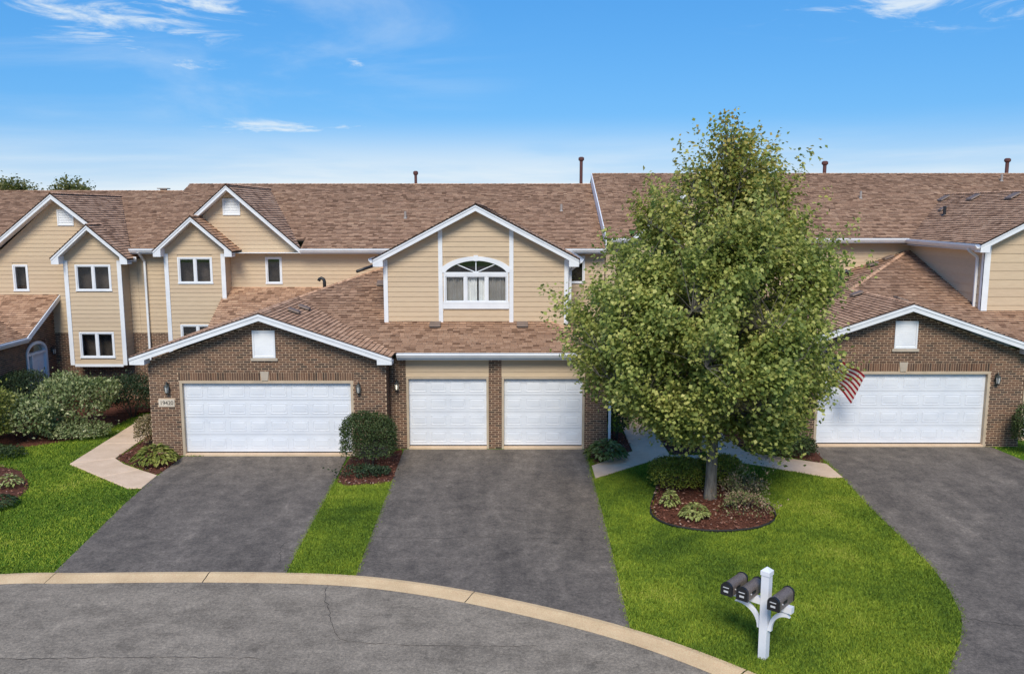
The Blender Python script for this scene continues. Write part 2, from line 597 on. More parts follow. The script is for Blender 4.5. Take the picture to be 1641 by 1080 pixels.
def leaves(name, C, A, N, S, mat, parent, aspect=0.55, fold=0.25):
    """one folded leaf of two triangles at every centre"""
    n = len(C)
    A = unit(A)
    B = unit(np.cross(N, A))
    Nn = np.cross(A, B)
    S = S[:, None]
    base = C - A * S * 0.5
    tip = C + A * S * 0.5
    lft = C - A * S * 0.08 + B * S * aspect * 0.5 + Nn * S * fold * 0.4
    rgt = C - A * S * 0.08 - B * S * aspect * 0.5 + Nn * S * fold * 0.4
    V = np.stack([base, lft, tip, rgt], 1).reshape(-1, 3)
    i = np.arange(n)[:, None] * 4
    F = np.concatenate([i + np.array([[0, 1, 2]]), i + np.array([[0, 2, 3]])], 1).reshape(-1, 3)
    return tag(tri_mesh(name, V, F, mat, parent), kind='stuff')


def clip_half(poly, a, b, c):
    """keep a*u+b*v<=c"""
    out = []
    n = len(poly)
    for i in range(n):
        p, q = poly[i], poly[(i + 1) % n]
        dp, dq = a * p[0] + b * p[1] - c, a * q[0] + b * q[1] - c
        if dp <= 1e-9:
            out.append(p)
        if (dp < -1e-9 and dq > 1e-9) or (dp > 1e-9 and dq < -1e-9):
            k = dp / (dp - dq)
            out.append((p[0] + (q[0] - p[0]) * k, p[1] + (q[1] - p[1]) * k))
    return out


def area2(p):
    return sum(p[i][0] * p[(i + 1) % len(p)][1] - p[(i + 1) % len(p)][0] * p[i][1] for i in range(len(p)))


def clip_poly(sub, clip):
    if area2(clip) < 0:
        clip = clip[::-1]
    for i in range(len(clip)):
        p, q = clip[i], clip[(i + 1) % len(clip)]
        nx, ny = q[1] - p[1], p[0] - q[0]
        sub = clip_half(sub, nx, ny, nx * p[0] + ny * p[1])
        if len(sub) < 3:
            return []
    return sub


def interval(poly, v):
    us = []
    n = len(poly)
    for i in range(n):
        p, q = poly[i], poly[(i + 1) % n]
        if (p[1] - v) * (q[1] - v) <= 0 and abs(p[1] - q[1]) > 1e-9:
            us.append(p[0] + (q[0] - p[0]) * (v - p[1]) / (q[1] - p[1]))
    return (min(us), max(us)) if len(us) >= 2 else None


def cut(iv, holes):
    ivs = [iv]
    for a, b in holes:
        nx = []
        for x0, x1 in ivs:
            if b <= x0 or a >= x1:
                nx.append((x0, x1))
            else:
                if a - x0 > 0.01:
                    nx.append((x0, a))
                if x1 - b > 0.01:
                    nx.append((b, x1))
        ivs = nx
    return ivs


class Plane:
    """wall plane: u along U, v up, w along outward normal N"""

    def __init__(s, O, U, N):
        s.O, s.U, s.N = Vector(O), Vector(U), Vector(N)

    def p(s, u, v, w=0.0):
        q = s.O + s.U * u + s.N * w
        return (q.x, q.y, q.z + v)


def front(Y):
    return Plane((0, Y, 0), (1, 0, 0), (0, -1, 0))


def facing_right(X):          # wall seen from +X, u = Y
    return Plane((X, 0, 0), (0, 1, 0), (1, 0, 0))


def facing_left(X):
    return Plane((X, 0, 0), (0, 1, 0), (-1, 0, 0))


def pbox(mb, P, u0, u1, v0, v1, w0, w1, mi=0):
    mb.prism([P.p(u0, v0, w0), P.p(u1, v0, w0), P.p(u1, v1, w0), P.p(u0, v1, w0)],
             [P.p(u0, v0, w1), P.p(u1, v0, w1), P.p(u1, v1, w1), P.p(u0, v1, w1)], mi)


class House:
    def __init__(s, name, loc, label):
        s.root = thing(name, loc, label, 'townhouse', 'townhouses in the row')
        s.bricks = []
        s.tabs = []

    # ---- walls
    def backing(s, P, poly, holes, mat, w=0.0, step=0.2):
        vs = [p[1] for p in poly]
        lv = sorted(set([min(vs), max(vs)] + vs + [h[2] for h in holes] + [h[3] for h in holes]))
        lv = [x for x in lv if min(vs) <= x <= max(vs)]
        mb = MB()
        for a, b in zip(lv[:-1], lv[1:]):
            if b - a < 1e-4:
                continue
            ia, ib = interval(poly, a + 1e-5), interval(poly, b - 1e-5)
            if not ia or not ib:
                continue
            hs_ = [h for h in holes if h[2] < (a + b) / 2 < h[3]]
            xs = sorted([(h[0], h[1]) for h in hs_])
            edges_a, edges_b = [ia[0]], [ib[0]]
            for h in xs:
                edges_a += [h[0], h[1]]
                edges_b += [h[0], h[1]]
            edges_a.append(ia[1])
            edges_b.append(ib[1])
            for i in range(0, len(edges_a), 2):
                mb.add([P.p(edges_a[i], a, w), P.p(edges_a[i + 1], a, w), P.p(edges_b[i + 1], b, w), P.p(edges_b[i], b, w)], [(0, 1, 2, 3)])
        return mb.build('wall', mat, s.root)

    def brick_wall(s, P, poly, holes=()):
        wall = s.backing(P, poly, holes, 'mortar')
        vs = [p[1] for p in poly]
        k = 0
        v = min(vs)
        ch, bl, mo = 0.068, 0.203, 0.018
        while v + ch * 0.6 < max(vs):
            v0, v1 = v + mo / 2, v + ch - mo / 2
            a, b = interval(poly, max(min(vs) + 1e-4, v0)), interval(poly, min(v1, max(vs) - 1e-4))
            if a and b:
                iv = (max(a[0], b[0]), min(a[1], b[1]))
                hol = [(h[0], h[1]) for h in holes if h[2] < (v0 + v1) / 2 < h[3]]
                if iv[1] - iv[0] > 0.05:
                    for x0, x1 in cut(iv, hol):
                        ph = (k % 2) * bl / 2
                        j = math.floor((x0 - ph) / bl)
                        while j * bl + ph < x1:
                            u0, u1 = max(x0, j * bl + ph + mo / 2), min(x1, (j + 1) * bl + ph - mo / 2)
                            if u1 - u0 > 0.03:
                                s.bricks.append((wall, P, (u0 + u1) / 2, (v0 + v1) / 2, u1 - u0, v1 - v0))
                            j += 1
            v += ch
            k += 1
        return wall

    def soldier(s, wall, P, u0, u1, v0, v1):
        n = round((u1 - u0) / 0.069)
        d = (u1 - u0) / n
        for i in range(n):
            s.bricks.append((wall, P, u0 + (i + 0.5) * d, (v0 + v1) / 2, d - 0.013, v1 - v0 - 0.01))

    def siding(s, P, poly, holes=(), expo=0.155, wall=None):
        if wall is None:
            wall = s.backing(P, poly, holes, 'siding', -0.012)
        vs = [p[1] for p in poly]
        v = min(vs)
        while v < max(vs) - 0.02:
            strip = clip_half(clip_half(list(poly), 0, -1, -v), 0, 1, v + expo)
            pieces = [strip]
            for h in holes:
                ov = min(h[3], v + expo) - max(h[2], v)
                if ov > expo * 0.25:
                    nx = []
                    for q in pieces:
                        if len(q) < 3:
                            continue
                        nx += [clip_half(q, 1, 0, h[0]), clip_half(q, -1, 0, -h[1])]
                    pieces = nx
            for q in pieces:
                if len(q) < 3 or abs(area2(q)) < 0.01:
                    continue
                mb = MB()
                lift = lambda p: 0.020 - 0.016 * (p[1] - v) / expo
                mb.prism([P.p(p[0], p[1], -0.010) for p in q], [P.p(p[0], p[1], lift(p)) for p in q])
                mb.build('siding_board', 'siding', wall)
            v += expo
        return wall

    # ---- roofs
    def roof_face(s, roof, poly, base, gx, gy, expo=0.13, thick=0.035):
        """poly = list of (x,y); plane z = base(x0,y0,z0) + gx*dx + gy*dy"""
        x0, y0, z0 = base
        zf = lambda x, y: z0 + gx * (x - x0) + gy * (y - y0)
        g = math.hypot(gx, gy)
        hv = Vector((gx / g, gy / g, g)).normalized()
        hu = Vector((gy / g, -gx / g, 0))
        nn = hu.cross(hv)
        if nn.z < 0:
            hu = -hu
            nn = -nn
        O = Vector((x0, y0, z0))
        to2 = lambda x, y: ((Vector((x, y, zf(x, y))) - O).dot(hu), (Vector((x, y, zf(x, y))) - O).dot(hv))
        p2 = [to2(x, y) for x, y in poly]
        vmin, vmax = min(p[1] for p in p2), max(p[1] for p in p2)
        umin, umax = min(p[0] for p in p2), max(p[0] for p in p2)
        k = 0
        v = vmin - 0.02
        while v < vmax:
            u = umin - random.random() * 0.4
            while u < umax:
                w = random.choice((0.14, 0.17, 0.21, 0.26))
                rect = [(u, v), (u + w - 0.005, v), (u + w - 0.005, v + expo), (u, v + expo)]
                c = clip_poly(rect, p2)
                if len(c) >= 3 and abs(area2(c)) > 0.004:
                    full = abs(abs(area2(c)) / 2 - (w - 0.005) * expo) < 1e-4
                    s.tabs.append((roof, O, hu, hv, nn, c, v, expo, full, w))
                u += w
            v += expo
            k += 1
        mb = MB()
        mb.prism([(x, y, zf(x, y) - thick) for x, y in poly], [(x, y, zf(x, y)) for x, y in poly])
        return mb

    def finish(s, nb=300, nt=300):
        # bricks
        def bd(b):
            return (Vector(b[1].p(b[2], b[3])) - CAM).length
        inview = []
        for b in s.bricks:
            q = Vector(b[1].p(b[2], b[3]))
            ok = abs(q.x) / max(q.y, 0.1) < 0.605 and 0.165 < b[4] < 0.2 and b[5] < 0.07
            inview.append((bd(b) if ok else 1e9, b))
        order = sorted(range(len(inview)), key=lambda i: inview[i][0])
        single = set(i for i in order[:nb] if inview[i][0] < 1e8)
        meshes = {}
        joined = {}
        for i, (d, b) in enumerate(inview):
            wall, P, u, v, lu, lv = b
            if i in single:
                key = (round(lu, 3), round(lv, 3), tuple(P.N))
                if key not in meshes:
                    mb = MB()
                    Q = Plane((0, 0, 0), P.U, P.N)
                    pbox(mb, Q, -lu / 2, lu / 2, -lv / 2, lv / 2, -0.01, 0.009)
                    me = bpy.data.meshes.new('brick')
                    me.from_pydata(mb.v, [], mb.f)
                    me.materials.append(M['brick'])
                    meshes[key] = me
                o = bpy.data.objects.new('brick', meshes[key])
                link(o, wall)
                o.location = Vector(P.p(u, v)) - rootloc(wall)
            else:
                mb = joined.setdefault(wall.name, (wall, MB()))[1]
                e = random.uniform(0.006, 0.011)
                vs = [P.p(u + a * lu / 2, v + c * lv / 2, w) for w in (-0.004, e) for a, c in ((-1, -1), (1, -1), (1, 1), (-1, 1))]
                mb.add(vs, [(4, 5, 6, 7), (0, 1, 5, 4), (1, 2, 6, 5), (2, 3, 7, 6), (3, 0, 4, 7)])
        for wall, mb in joined.values():
            tag(mb.build('brickwork', 'brick', wall), kind='stuff')
        # shingles
        cand = []
        for i, tb in enumerate(s.tabs):
            roof, O, hu, hv, nn, c, v, expo, full, w = tb
            q = O + hu * (c[0][0]) + hv * v
            if full and abs(q.x) / max(q.y, 0.1) < 0.605 and nn.dot(CAM - q) > 0:
                d = (CAM - q)
                cand.append((d.length ** 3 / nn.dot(d) / w, i))
        cand.sort()
        single = set(i for _, i in cand[:nt])
        meshes = {}
        joined = {}
        for i, (roof, O, hu, hv, nn, c, v, expo, full, w) in enumerate(s.tabs):
            if i in single:
                if w not in meshes:
                    q = [(0, 0), (w - 0.005, 0), (w - 0.005, expo), (0, expo)]
                    me = bpy.data.meshes.new('shingle')
                    vs = [(a, b, -0.004) for a, b in q] + [(a, b, 0.030 - 0.025 * b / expo) for a, b in q]
                    me.from_pydata(vs, [], [(4, 5, 6, 7), (0, 1, 5, 4), (1, 2, 6, 5), (2, 3, 7, 6), (3, 0, 4, 7)])
                    me.materials.append(M['shingle'])
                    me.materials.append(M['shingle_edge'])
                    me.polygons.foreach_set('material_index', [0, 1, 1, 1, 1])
                    meshes[w] = me
                o = bpy.data.objects.new('shingle', meshes[w])
                link(o, roof)
                u0 = min(p[0] for p in c)
                pos = O + hu * u0 + hv * v - rootloc(roof)
                mt = Matrix((hu, hv, nn)).transposed().to_4x4()
                mt.translation = pos
                o.matrix_local = mt
            else:
                mb = joined.setdefault(roof.name, (roof, MB()))[1]
                e = random.uniform(0.024, 0.036)
                if area2(c) < 0:
                    c = c[::-1]
                lo = [O + hu * p[0] + hv * p[1] - nn * 0.004 for p in c]
                hi = [O + hu * p[0] + hv * p[1] + nn * (e - (e - 0.005) * (p[1] - v) / expo) for p in c]
                n = len(c)
                mb.add(lo + hi, [tuple(range(n, 2 * n))])
                k0 = len(mb.v) - 2 * n
                for a in range(n):
                    mb.f.append([k0 + a, k0 + (a + 1) % n, k0 + n + (a + 1) % n, k0 + n + a])
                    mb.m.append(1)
        for roof, mb in joined.values():
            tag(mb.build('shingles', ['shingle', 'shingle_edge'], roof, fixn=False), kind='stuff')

    def roof(s, faces, caps=()):
        """faces: list of (poly, base, gx, gy)"""
        holder = MB()
        tmp = bpy.data.objects.new('roof', None)
        # a mesh object that carries the deck of every face
        n0 = len(s.tabs)
        for poly, base, gx, gy in faces:
            d = s.roof_face(None, poly, base, gx, gy)
            holder.add(d.v, d.f)
        bpy.data.objects.remove(tmp)
        ro = holder.build('roof', 'roof_deck', s.root)
        for i in range(n0, len(s.tabs)):
            tb = s.tabs[i]
            s.tabs[i] = (ro,) + tb[1:]
        for a, b in caps:
            a, b = Vector(a), Vector(b)
            mb = MB()
            L = (b - a).length
            n = max(1, int(L / 0.17))
            d = (b - a) / L
            sd = d.cross(Vector((0, 0, 1))).normalized() * 0.085
            for i in range(n):
                p, q = a + d * (i * L / n), a + d * ((i + 1.04) * L / n)
                up0, up1 = Vector((0, 0, 0.036)), Vector((0, 0, 0.050))
                mb.add([p + sd - Vector((0, 0, 0.035)) + up0, p + up0, p - sd - Vector((0, 0, 0.035)) + up0,
                        q + sd - Vector((0, 0, 0.035)) + up1, q + up1, q - sd - Vector((0, 0, 0.035)) + up1,
                        ], [(0, 1, 4, 3), (1, 2, 5, 4), (3, 4, 5)])
            mb.build('ridge_cap', 'shingle', ro, fixn=False)
        return ro

    # ---- trims
    def trim(s, name, P, boxes, mat='white_trim'):
        for u0, u1, v0, v1, w0, w1 in boxes:
            mb = MB()
            pbox(mb, P, u0, u1, v0, v1, w0, w1)
            mb.build(name, mat, s.root)

    def rake(s, Y, peak, ends, depth=0.05, hgt=0.20, ret=None, soffit=0.35):
        """white rake boards in the plane y=Y from the peak down to the ends, with boxed returns"""
        for ex, ez in ends:
            mb = MB()
            px, pz = peak
            hh = hgt
            mb.prism([(px, Y, pz), (ex, Y, ez), (ex, Y, ez - hh), (px, Y, pz - hh)],
                     [(px, Y + depth, pz), (ex, Y + depth, ez), (ex, Y + depth, ez - hh), (px, Y + depth, pz - hh)])
            # crown strip on the upper edge
            mb.prism([(px, Y - 0.02, pz), (ex, Y - 0.02, ez), (ex, Y - 0.02, ez - 0.07), (px, Y - 0.02, pz - 0.07)],
                     [(px, Y - 0.001, pz), (ex, Y - 0.001, ez), (ex, Y - 0.001, ez - 0.07), (px, Y - 0.001, pz - 0.07)])
            mb.build('rake_board', 'white_trim', s.root)
            mb = MB()   # soffit behind the rake board
            mb.prism([(px, Y + depth + 0.002, pz - hh * 0.8), (ex, Y + depth + 0.002, ez - hh * 0.8), (ex, Y + soffit, ez - hh * 0.8), (px, Y + soffit, pz - hh * 0.8)],
                     [(px, Y + depth + 0.002, pz - hh * 0.8 + 0.02), (ex, Y + depth + 0.002, ez - hh * 0.8 + 0.02), (ex, Y + soffit, ez - hh * 0.8 + 0.02), (px, Y + soffit, pz - hh * 0.8 + 0.02)])
            mb.build('soffit', 'white_trim', s.root)
            if ret:
                sg = 1 if ex > px else -1
                w, h2 = ret
                mb = MB()
                xi = ex - sg * w
                zi = ez + (pz - ez) * (w / abs(px - ex))
                mb.prism([(ex, Y + 0.003, ez - hh * 0.5), (xi, Y + 0.003, zi - hh * 0.9), (xi, Y + 0.003, ez - h2), (ex, Y + 0.003, ez - h2)],
                         [(ex, Y + soffit, ez - hh * 0.5), (xi, Y + soffit, zi - hh * 0.9), (xi, Y + soffit, ez - h2), (ex, Y + soffit, ez - h2)])
                mb.build('eave_return', 'white_trim', s.root)

    def gutter(s, a, b, outward):
        a, b, o = Vector(a), Vector(b), Vector(outward)
        z = Vector((0, 0, 1))
        prof = [(0, 0), (0.075, 0.0), (0.10, 0.05), (0.125, 0.07), (0.125, 0.125), (0.115, 0.125), (0.11, 0.08), (0.01, 0.03), (0, 0.125)]
        mb = MB()
        mb.prism([a + o * p + z * (q - 0.125) for p, q in prof], [b + o * p + z * (q - 0.125) for p, q in prof])
        mb.build('gutter', 'white_trim', s.root)
        mb = MB()
        mb.prism([a - o * 0.025 + z * k for k in (-0.18, 0.0)] + [a - o * 0.004 + z * k for k in (0.0, -0.18)],
                 [b - o * 0.025 + z * k for k in (-0.18, 0.0)] + [b - o * 0.004 + z * k for k in (0.0, -0.18)])
        mb.build('fascia', 'white_trim', s.root)

    def downspout(s, pts, w=0.075):
        mb = MB()
        for p, q in zip(pts[:-1], pts[1:]):
            mb.bar(p, q, w, w * 0.75, (0.02, 1, 0.01))
        mb.build('downspout', 'white_trim', s.root)

    def window(s, P, u0, u1, v0, v1, n=2, curtain=None, depth=0.35):
        """framed window; sashes side by side, glass set back, dark room behind"""
        fr = MB()
        t = 0.055
        pbox(fr, P, u0, u1, v1 - t, v1, -0.05, 0.035)
        pbox(fr, P, u0 - 0.015, u1 + 0.015, v0, v0 + t, -0.05, 0.045)
        pbox(fr, P, u0, u0 + t, v0 + t, v1 - t, -0.05, 0.034)
        pbox(fr, P, u1 - t, u1, v0 + t, v1 - t, -0.05, 0.034)
        d = (u1 - u0 - t) / n
        for i in range(1, n):
            c = u0 + t / 2 + i * d
            pbox(fr, P, c - t * 0.62, c + t * 0.62, v0 + t, v1 - t, -0.05, 0.030)
        win = fr.build('window', 'white_trim', s.root)
        room = MB()
        a, b, c, e = u0 + 0.01, u1 - 0.01, v0 + 0.01, v1 - 0.01
        q0 = [P.p(a, c, -0.06), P.p(b, c, -0.06), P.p(b, e, -0.06), P.p(a, e, -0.06)]
        q1 = [P.p(a, c, -depth), P.p(b, c, -depth), P.p(b, e, -depth), P.p(a, e, -depth)]
        room.prism(q0, q1, 0, cap=False)
        room.add(q1, [(0, 1, 2, 3)])
        room.build('reveal', 'interior', win)
        for i in range(n):
            x0, x1 = u0 + t / 2 + i * d, u0 + t / 2 + (i + 1) * d
            sa = MB()
            si, so = 0.028, t * 0.62
            for (aa, bb, cc, dd) in ((x0 + so, x1 - so, v0 + t, v0 + t + si), (x0 + so, x1 - so, v1 - t - si, v1 - t),
                                     (x0 + so, x0 + so + si, v0 + t + si, v1 - t - si), (x1 - so - si, x1 - so, v0 + t + si, v1 - t - si)):
                pbox(sa, P, aa, bb, cc, dd, -0.04, 0.016)
            sa.build('sash', 'white_trim', win)
            gl = MB()
            pbox(gl, P, x0 + so, x1 - so, v0 + t, v1 - t, -0.018, -0.012)
            gl.build('pane', 'window_glass', win)
            if curtain:
                mat = curtain[i % len(curtain)]
                if mat:
                    cu = MB()
                    m = 26
                    vs, fs = [], []
                    for j in range(m + 1):
                        uu = x0 + (x1 - x0) * j / m
                        ww = -0.11 + 0.03 * math.sin(j * 1.9) + 0.02 * math.sin(j * 0.7 + i)
                        vs += [P.p(uu, v0 + 0.02, ww), P.p(uu, v1 - 0.02, ww)]
                    for j in range(m):
                        if mat == 'curtain' and j in (14, 15):
                            continue
                        fs.append((2 * j, 2 * j + 2, 2 * j + 3, 2 * j + 1))
                    cu.add(vs, fs)
                    cu.build('curtain', mat, win, smooth=True, fixn=False)
        return win

    def louvre(s, P, u0, u1, v0, v1, sill=True):
        mb = MB()
        t = 0.05
        pbox(mb, P, u0, u1, v1 - t, v1, -0.02, 0.045)
        pbox(mb, P, u0, u1, v0, v0 + t, -0.02, 0.045)
        pbox(mb, P, u0, u0 + t, v0 + t, v1 - t, -0.02, 0.045)
        pbox(mb, P, u1 - t, u1, v0 + t, v1 - t, -0.02, 0.045)
        pbox(mb, P, u0 + t, u1 - t, v0 + t, v1 - t, -0.02, 0.008)
        lo = mb.build('gable_vent', 'white_trim', s.root)
        n = max(5, int((v1 - v0 - 2 * t) / 0.055))
        d = (v1 - v0 - 2 * t) / n
        for i in range(n):
            z = v0 + t + i * d
            sl = MB()
            sl.prism([P.p(u0 + t, z, 0.034), P.p(u0 + t, z + d * 0.95, 0.012), P.p(u0 + t, z + d * 0.6, 0.010), P.p(u0 + t, z, 0.022)],
                     [P.p(u1 - t, z, 0.034), P.p(u1 - t, z + d * 0.95, 0.012), P.p(u1 - t, z + d * 0.6, 0.010), P.p(u1 - t, z, 0.022)])
            sl.build('slat', 'white_trim', lo)
        if sill:
            mb = MB()
            pbox(mb, P, u0 - 0.06, u1 + 0.06, v0 - 0.085, v0 - 0.004, -0.02, 0.06)
            mb.build('vent_sill', 'stone', s.root)

    def garage_door(s, P, u0, u1, v0, v1, cols, tan=True, fw=0.075):
        """sectional door set back in its opening, raised panels, painted frame, threshold"""
        fm = 'frame_tan'
        f = MB()
        pbox(f, P, u0 - fw, u0, v0 - 0.08, v1, -0.16, 0.012)
        pbox(f, P, u1, u1 + fw, v0 - 0.08, v1, -0.16, 0.012)
        pbox(f, P, u0 - fw, u1 + fw, v1, v1 + fw, -0.16, 0.014)
        f.build('door_frame', fm, s.root)
        th = MB()
        pbox(th, P, u0, u1, v0 - 0.09, v0, -0.3, 0.05)
        th.build('threshold', 'concrete', s.root)
        g = MB()
        rows = 4
        hh = (v1 - v0 - 0.03) / rows
        for r in range(rows):
            pbox(g, P, u0, u1, v0 + 0.03 + r * hh + 0.004, v0 + 0.03 + (r + 1) * hh - 0.004, -0.15, -0.11)
        pbox(g, P, u0 + 0.01, u1 - 0.01, v0 + 0.004, v1 - 0.004, -0.158, -0.1505, 1)
        pbox(g, P, u0, u1, v0 + 0.002, v0 + 0.03, -0.15, -0.112, 1)
        door = g.build('garage_door', ['door_white', 'dark_gap'], s.root)
        wc = (u1 - u0) / cols
        pw, ph = wc * 0.80, hh * 0.62
        me = bpy.data.meshes.new('panel')
        Q = Plane((0, 0, 0), P.U, P.N)
        b0 = [(-pw / 2, -ph / 2), (pw / 2, -ph / 2), (pw / 2, ph / 2), (-pw / 2, ph / 2)]
        ins = lambda k: [(a - math.copysign(k, a), b - math.copysign(k, b)) for a, b in b0]
        rings = [(b0, 0.0), (b0, 0.005), (ins(0.016), 0.009), (ins(0.032), 0.001), (ins(0.07), 0.009)]
        vs, fs = [], []
        for q, w in rings:
            vs += [Q.p(a, b, w) for a, b in q]
        for i in range(len(rings) - 1):
            for j in range(4):
                fs.append((i * 4 + j, i * 4 + (j + 1) % 4, i * 4 + 4 + (j + 1) % 4, i * 4 + 4 + j))
        fs.append(tuple(range(len(vs) - 4, len(vs))))
        me.from_pydata(vs, [], fs)
        me.materials.append(M['door_white'])
        for r in range(rows):
            for c in range(cols):
                o = bpy.data.objects.new('panel', me)
                link(o, door)
                o.location = Vector(P.p(u0 + (c + 0.5) * wc, v0 + 0.03 + (r + 0.5) * hh, -0.1095)) - rootloc(door)
        return door

    def lantern(s, P, u, v, lit=False):
        """coach lantern on a wall bracket"""
        mb = MB()
        pbox(mb, P, u - 0.045, u + 0.045, v - 0.05, v + 0.12, 0.0, 0.03)
        a = [P.p(u, v + 0.05, 0.02), P.p(u, v + 0.165, 0.05), P.p(u, v + 0.195, 0.09), P.p(u, v + 0.14, 0.115)]
        mb.tube(a, 0.013, 6)
        lan = mb.build('wall_lantern', 'bronze', s.root)
        c = P.p(u, v, 0.115)
        K = 0.8

        def ring(r, z, n=6):
            return [(c[0] + K * r * math.cos(i * 2 * math.pi / n), c[1] + K * r * math.sin(i * 2 * math.pi / n), c[2] + K * z) for i in range(n)]
        cap = MB()
        cap.prism(ring(0.105, 0.075), ring(0.02, 0.165))
        cap.prism(ring(0.018, 0.165), ring(0.012, 0.20))
        cap.prism(ring(0.05, -0.18), ring(0.085, -0.15))
        cap.prism(ring(0.012, -0.22), ring(0.045, -0.181))
        lo, hi = ring(0.062, -0.15), ring(0.09, 0.075)
        for p, q in zip(lo, hi):
            cap.bar(p, q, 0.013, 0.013, (0.1, 0.9, 0.2))
        cap.build('lantern_cage', 'bronze', lan)
        g = MB()
        g.prism(ring(0.054, -0.149), ring(0.082, 0.074))
        g.build('lantern_glass', 'lamp_glass', lan)
        b = MB()
        b.prism(ring(0.018, -0.13), ring(0.026, 0.02))
        b.build('bulb', 'lamp_lit' if lit else 'plate_silver', lan)

    def box_vent(s, x, y, z, gx=0.0, gy=0.34, w=0.34, d=0.30, parent=None):
        """low metal attic vent lying on a roof slope"""
        zf = lambda a, b: z + gx * a + gy * b
        q = [(-w / 2, -d / 2), (w / 2, -d / 2), (w / 2, d / 2), (-w / 2, d / 2)]
        mb = MB()
        mb.prism([(x + a * 0.8, y + b * 0.8, zf(a * 0.8, b * 0.8) - 0.03) for a, b in q], [(x + a * 0.8, y + b * 0.8, zf(a * 0.8, b * 0.8) + 0.075) for a, b in q])
        v = mb.build('roof_vent', 'black_plastic', parent or s.root)
        mb = MB()
        mb.prism([(x + a, y + b, zf(a, b) + 0.076) for a, b in q], [(x + a * 0.92, y + b * 0.92, zf(a, b) + 0.125) for a, b in q])
        if parent is None:
            mb.build('vent_hood', 'vent_metal', v)
        else:
            mb.build('vent_hood', 'shingle', parent)

    def pipe(s, x, y, z0, z1, r=0.05, mat='pipe_grey', cap=False, name='vent_pipe'):
        mb = MB()
        mb.tube([(x, y, z0), (x, y, z1)], r, 12)
        if cap:
            mb.tube([(x, y, z1 - 0.02), (x, y, z1 + 0.03), (x, y, z1 + 0.12), (x, y, z1 + 0.16)], [r * 1.1, r * 1.8, r * 1.8, r * 1.0], 12)
        else:
            mb.tube([(x, y, z0 + 0.02), (x, y, z0 + 0.10)], [r * 2.0, r * 1.15], 12)
        mb.build(name, mat, s.root, smooth=False)


# ------------------------------------------------------------------ lie of the land
def sst(a, b, x):
    t = np.clip((x - a) / (b - a), 0, 1)
    return t * t * (3 - 2 * t)


def gh(x, y):
    return 0.27 * sst(4.5, 8.5, x) * sst(15, 22.5, y)


def ghs(x, y):
    return float(gh(np.float64(x), np.float64(y)))


# ground sheet
def ground_sheet():
    xs = np.unique(np.concatenate([np.linspace(-900, -45, 9), np.linspace(-44, 44, 89), np.linspace(45, 900, 9)]))
    ys = np.unique(np.concatenate([np.linspace(-900, -31, 9), np.linspace(-30, 50, 81), np.linspace(51, 2200, 10)]))
    X, Y = np.meshgrid(xs, ys)
    Z = gh(X, Y)
    V = np.stack([X, Y, Z], -1).reshape(-1, 3)
    nx = len(xs)
    i, j = np.meshgrid(np.arange(nx - 1), np.arange(len(ys) - 1))
    a = (j * nx + i).ravel()
    F = np.stack([a, a + 1, a + nx + 1, a + nx], 1)
    o = tri_mesh('ground', V, F, 'lawn_soil')
    o.data.polygons.foreach_set('use_smooth', [True] * len(o.data.polygons))
    return tag(o, kind='structure')


ground_sheet()

curb_top = [(-26, 6.0), (-22.5, 10.2), (-18.5, 13.0), (-14.0, 14.9), (-10.01, 15.62), (-8.44, 15.68), (-6.21, 15.73), (-4.41, 15.69), (-3.17, 15.58), (-2.17, 15.36), (-0.94, 14.95),
            (0.33, 14.38), (1.3, 13.88), (2.01, 13.45), (2.74, 12.92), (3.64, 12.12), (4.8, 10.9), (6.0, 9.3), (7.2, 7.2), (8.0, 5.0), (8.5, 2.0), (8.6, -3), (8.6, -30)]


def resample(pts, step):
    pts = [Vector((p[0], p[1], 0)) for p in pts]
    # Catmull-Rom
    out = []
    for i in range(len(pts) - 1):
        p0, p1, p2, p3 = pts[max(i - 1, 0)], pts[i], pts[i + 1], pts[min(i + 2, len(pts) - 1)]
        n = max(2, int((p2 - p1).length / step))
        for k in range(n):
            t = k / n
            out.append(0.5 * ((2 * p1) + (p2 - p0) * t + (2 * p0 - 5 * p1 + 4 * p2 - p3) * t * t + (3 * p1 - p0 - 3 * p2 + p3) * t ** 3))
    out.append(pts[-1])
    return [(p.x, p.y) for p in out]


KT = resample(curb_top, 0.25)


def offset_line(pts, d):
    out = []
    for i in range(len(pts)):
        a, b = Vector(pts[max(i - 1, 0)]), Vector(pts[min(i + 1, len(pts) - 1)])
        t = (b - a).normalized()
        nrm2 = Vector((t.y, -t.x))
        out.append((pts[i][0] + nrm2.x * d, pts[i][1] + nrm2.y * d))
    return out


KB = offset_line(KT, 0.44)
# street: filled from the kerb inwards
mb = MB()
inner = offset_line(KT, 0.42)
cx, cy = -8.0, -4.0
RN = 26
vs, fs = [], []
for p in inner:
    for k in range(RN + 1):
        t = k / RN
        vs.append((p[0] + (cx - p[0]) * t, p[1] + (cy - p[1]) * t, 0.006))
for i in range(len(inner) - 1):
    for k in range(RN):
        a = i * (RN + 1) + k
        fs.append((a, a + 1, a + RN + 2, a + RN + 1))
mb.add(vs, fs)
street = tag(mb.build('street', 'asphalt_street'), kind='structure')
mb = MB()
mb.box(-70, 70, -60, -3.9, -0.3, 0.0075)
tag(mb.build('street', 'asphalt_street'), kind='structure')

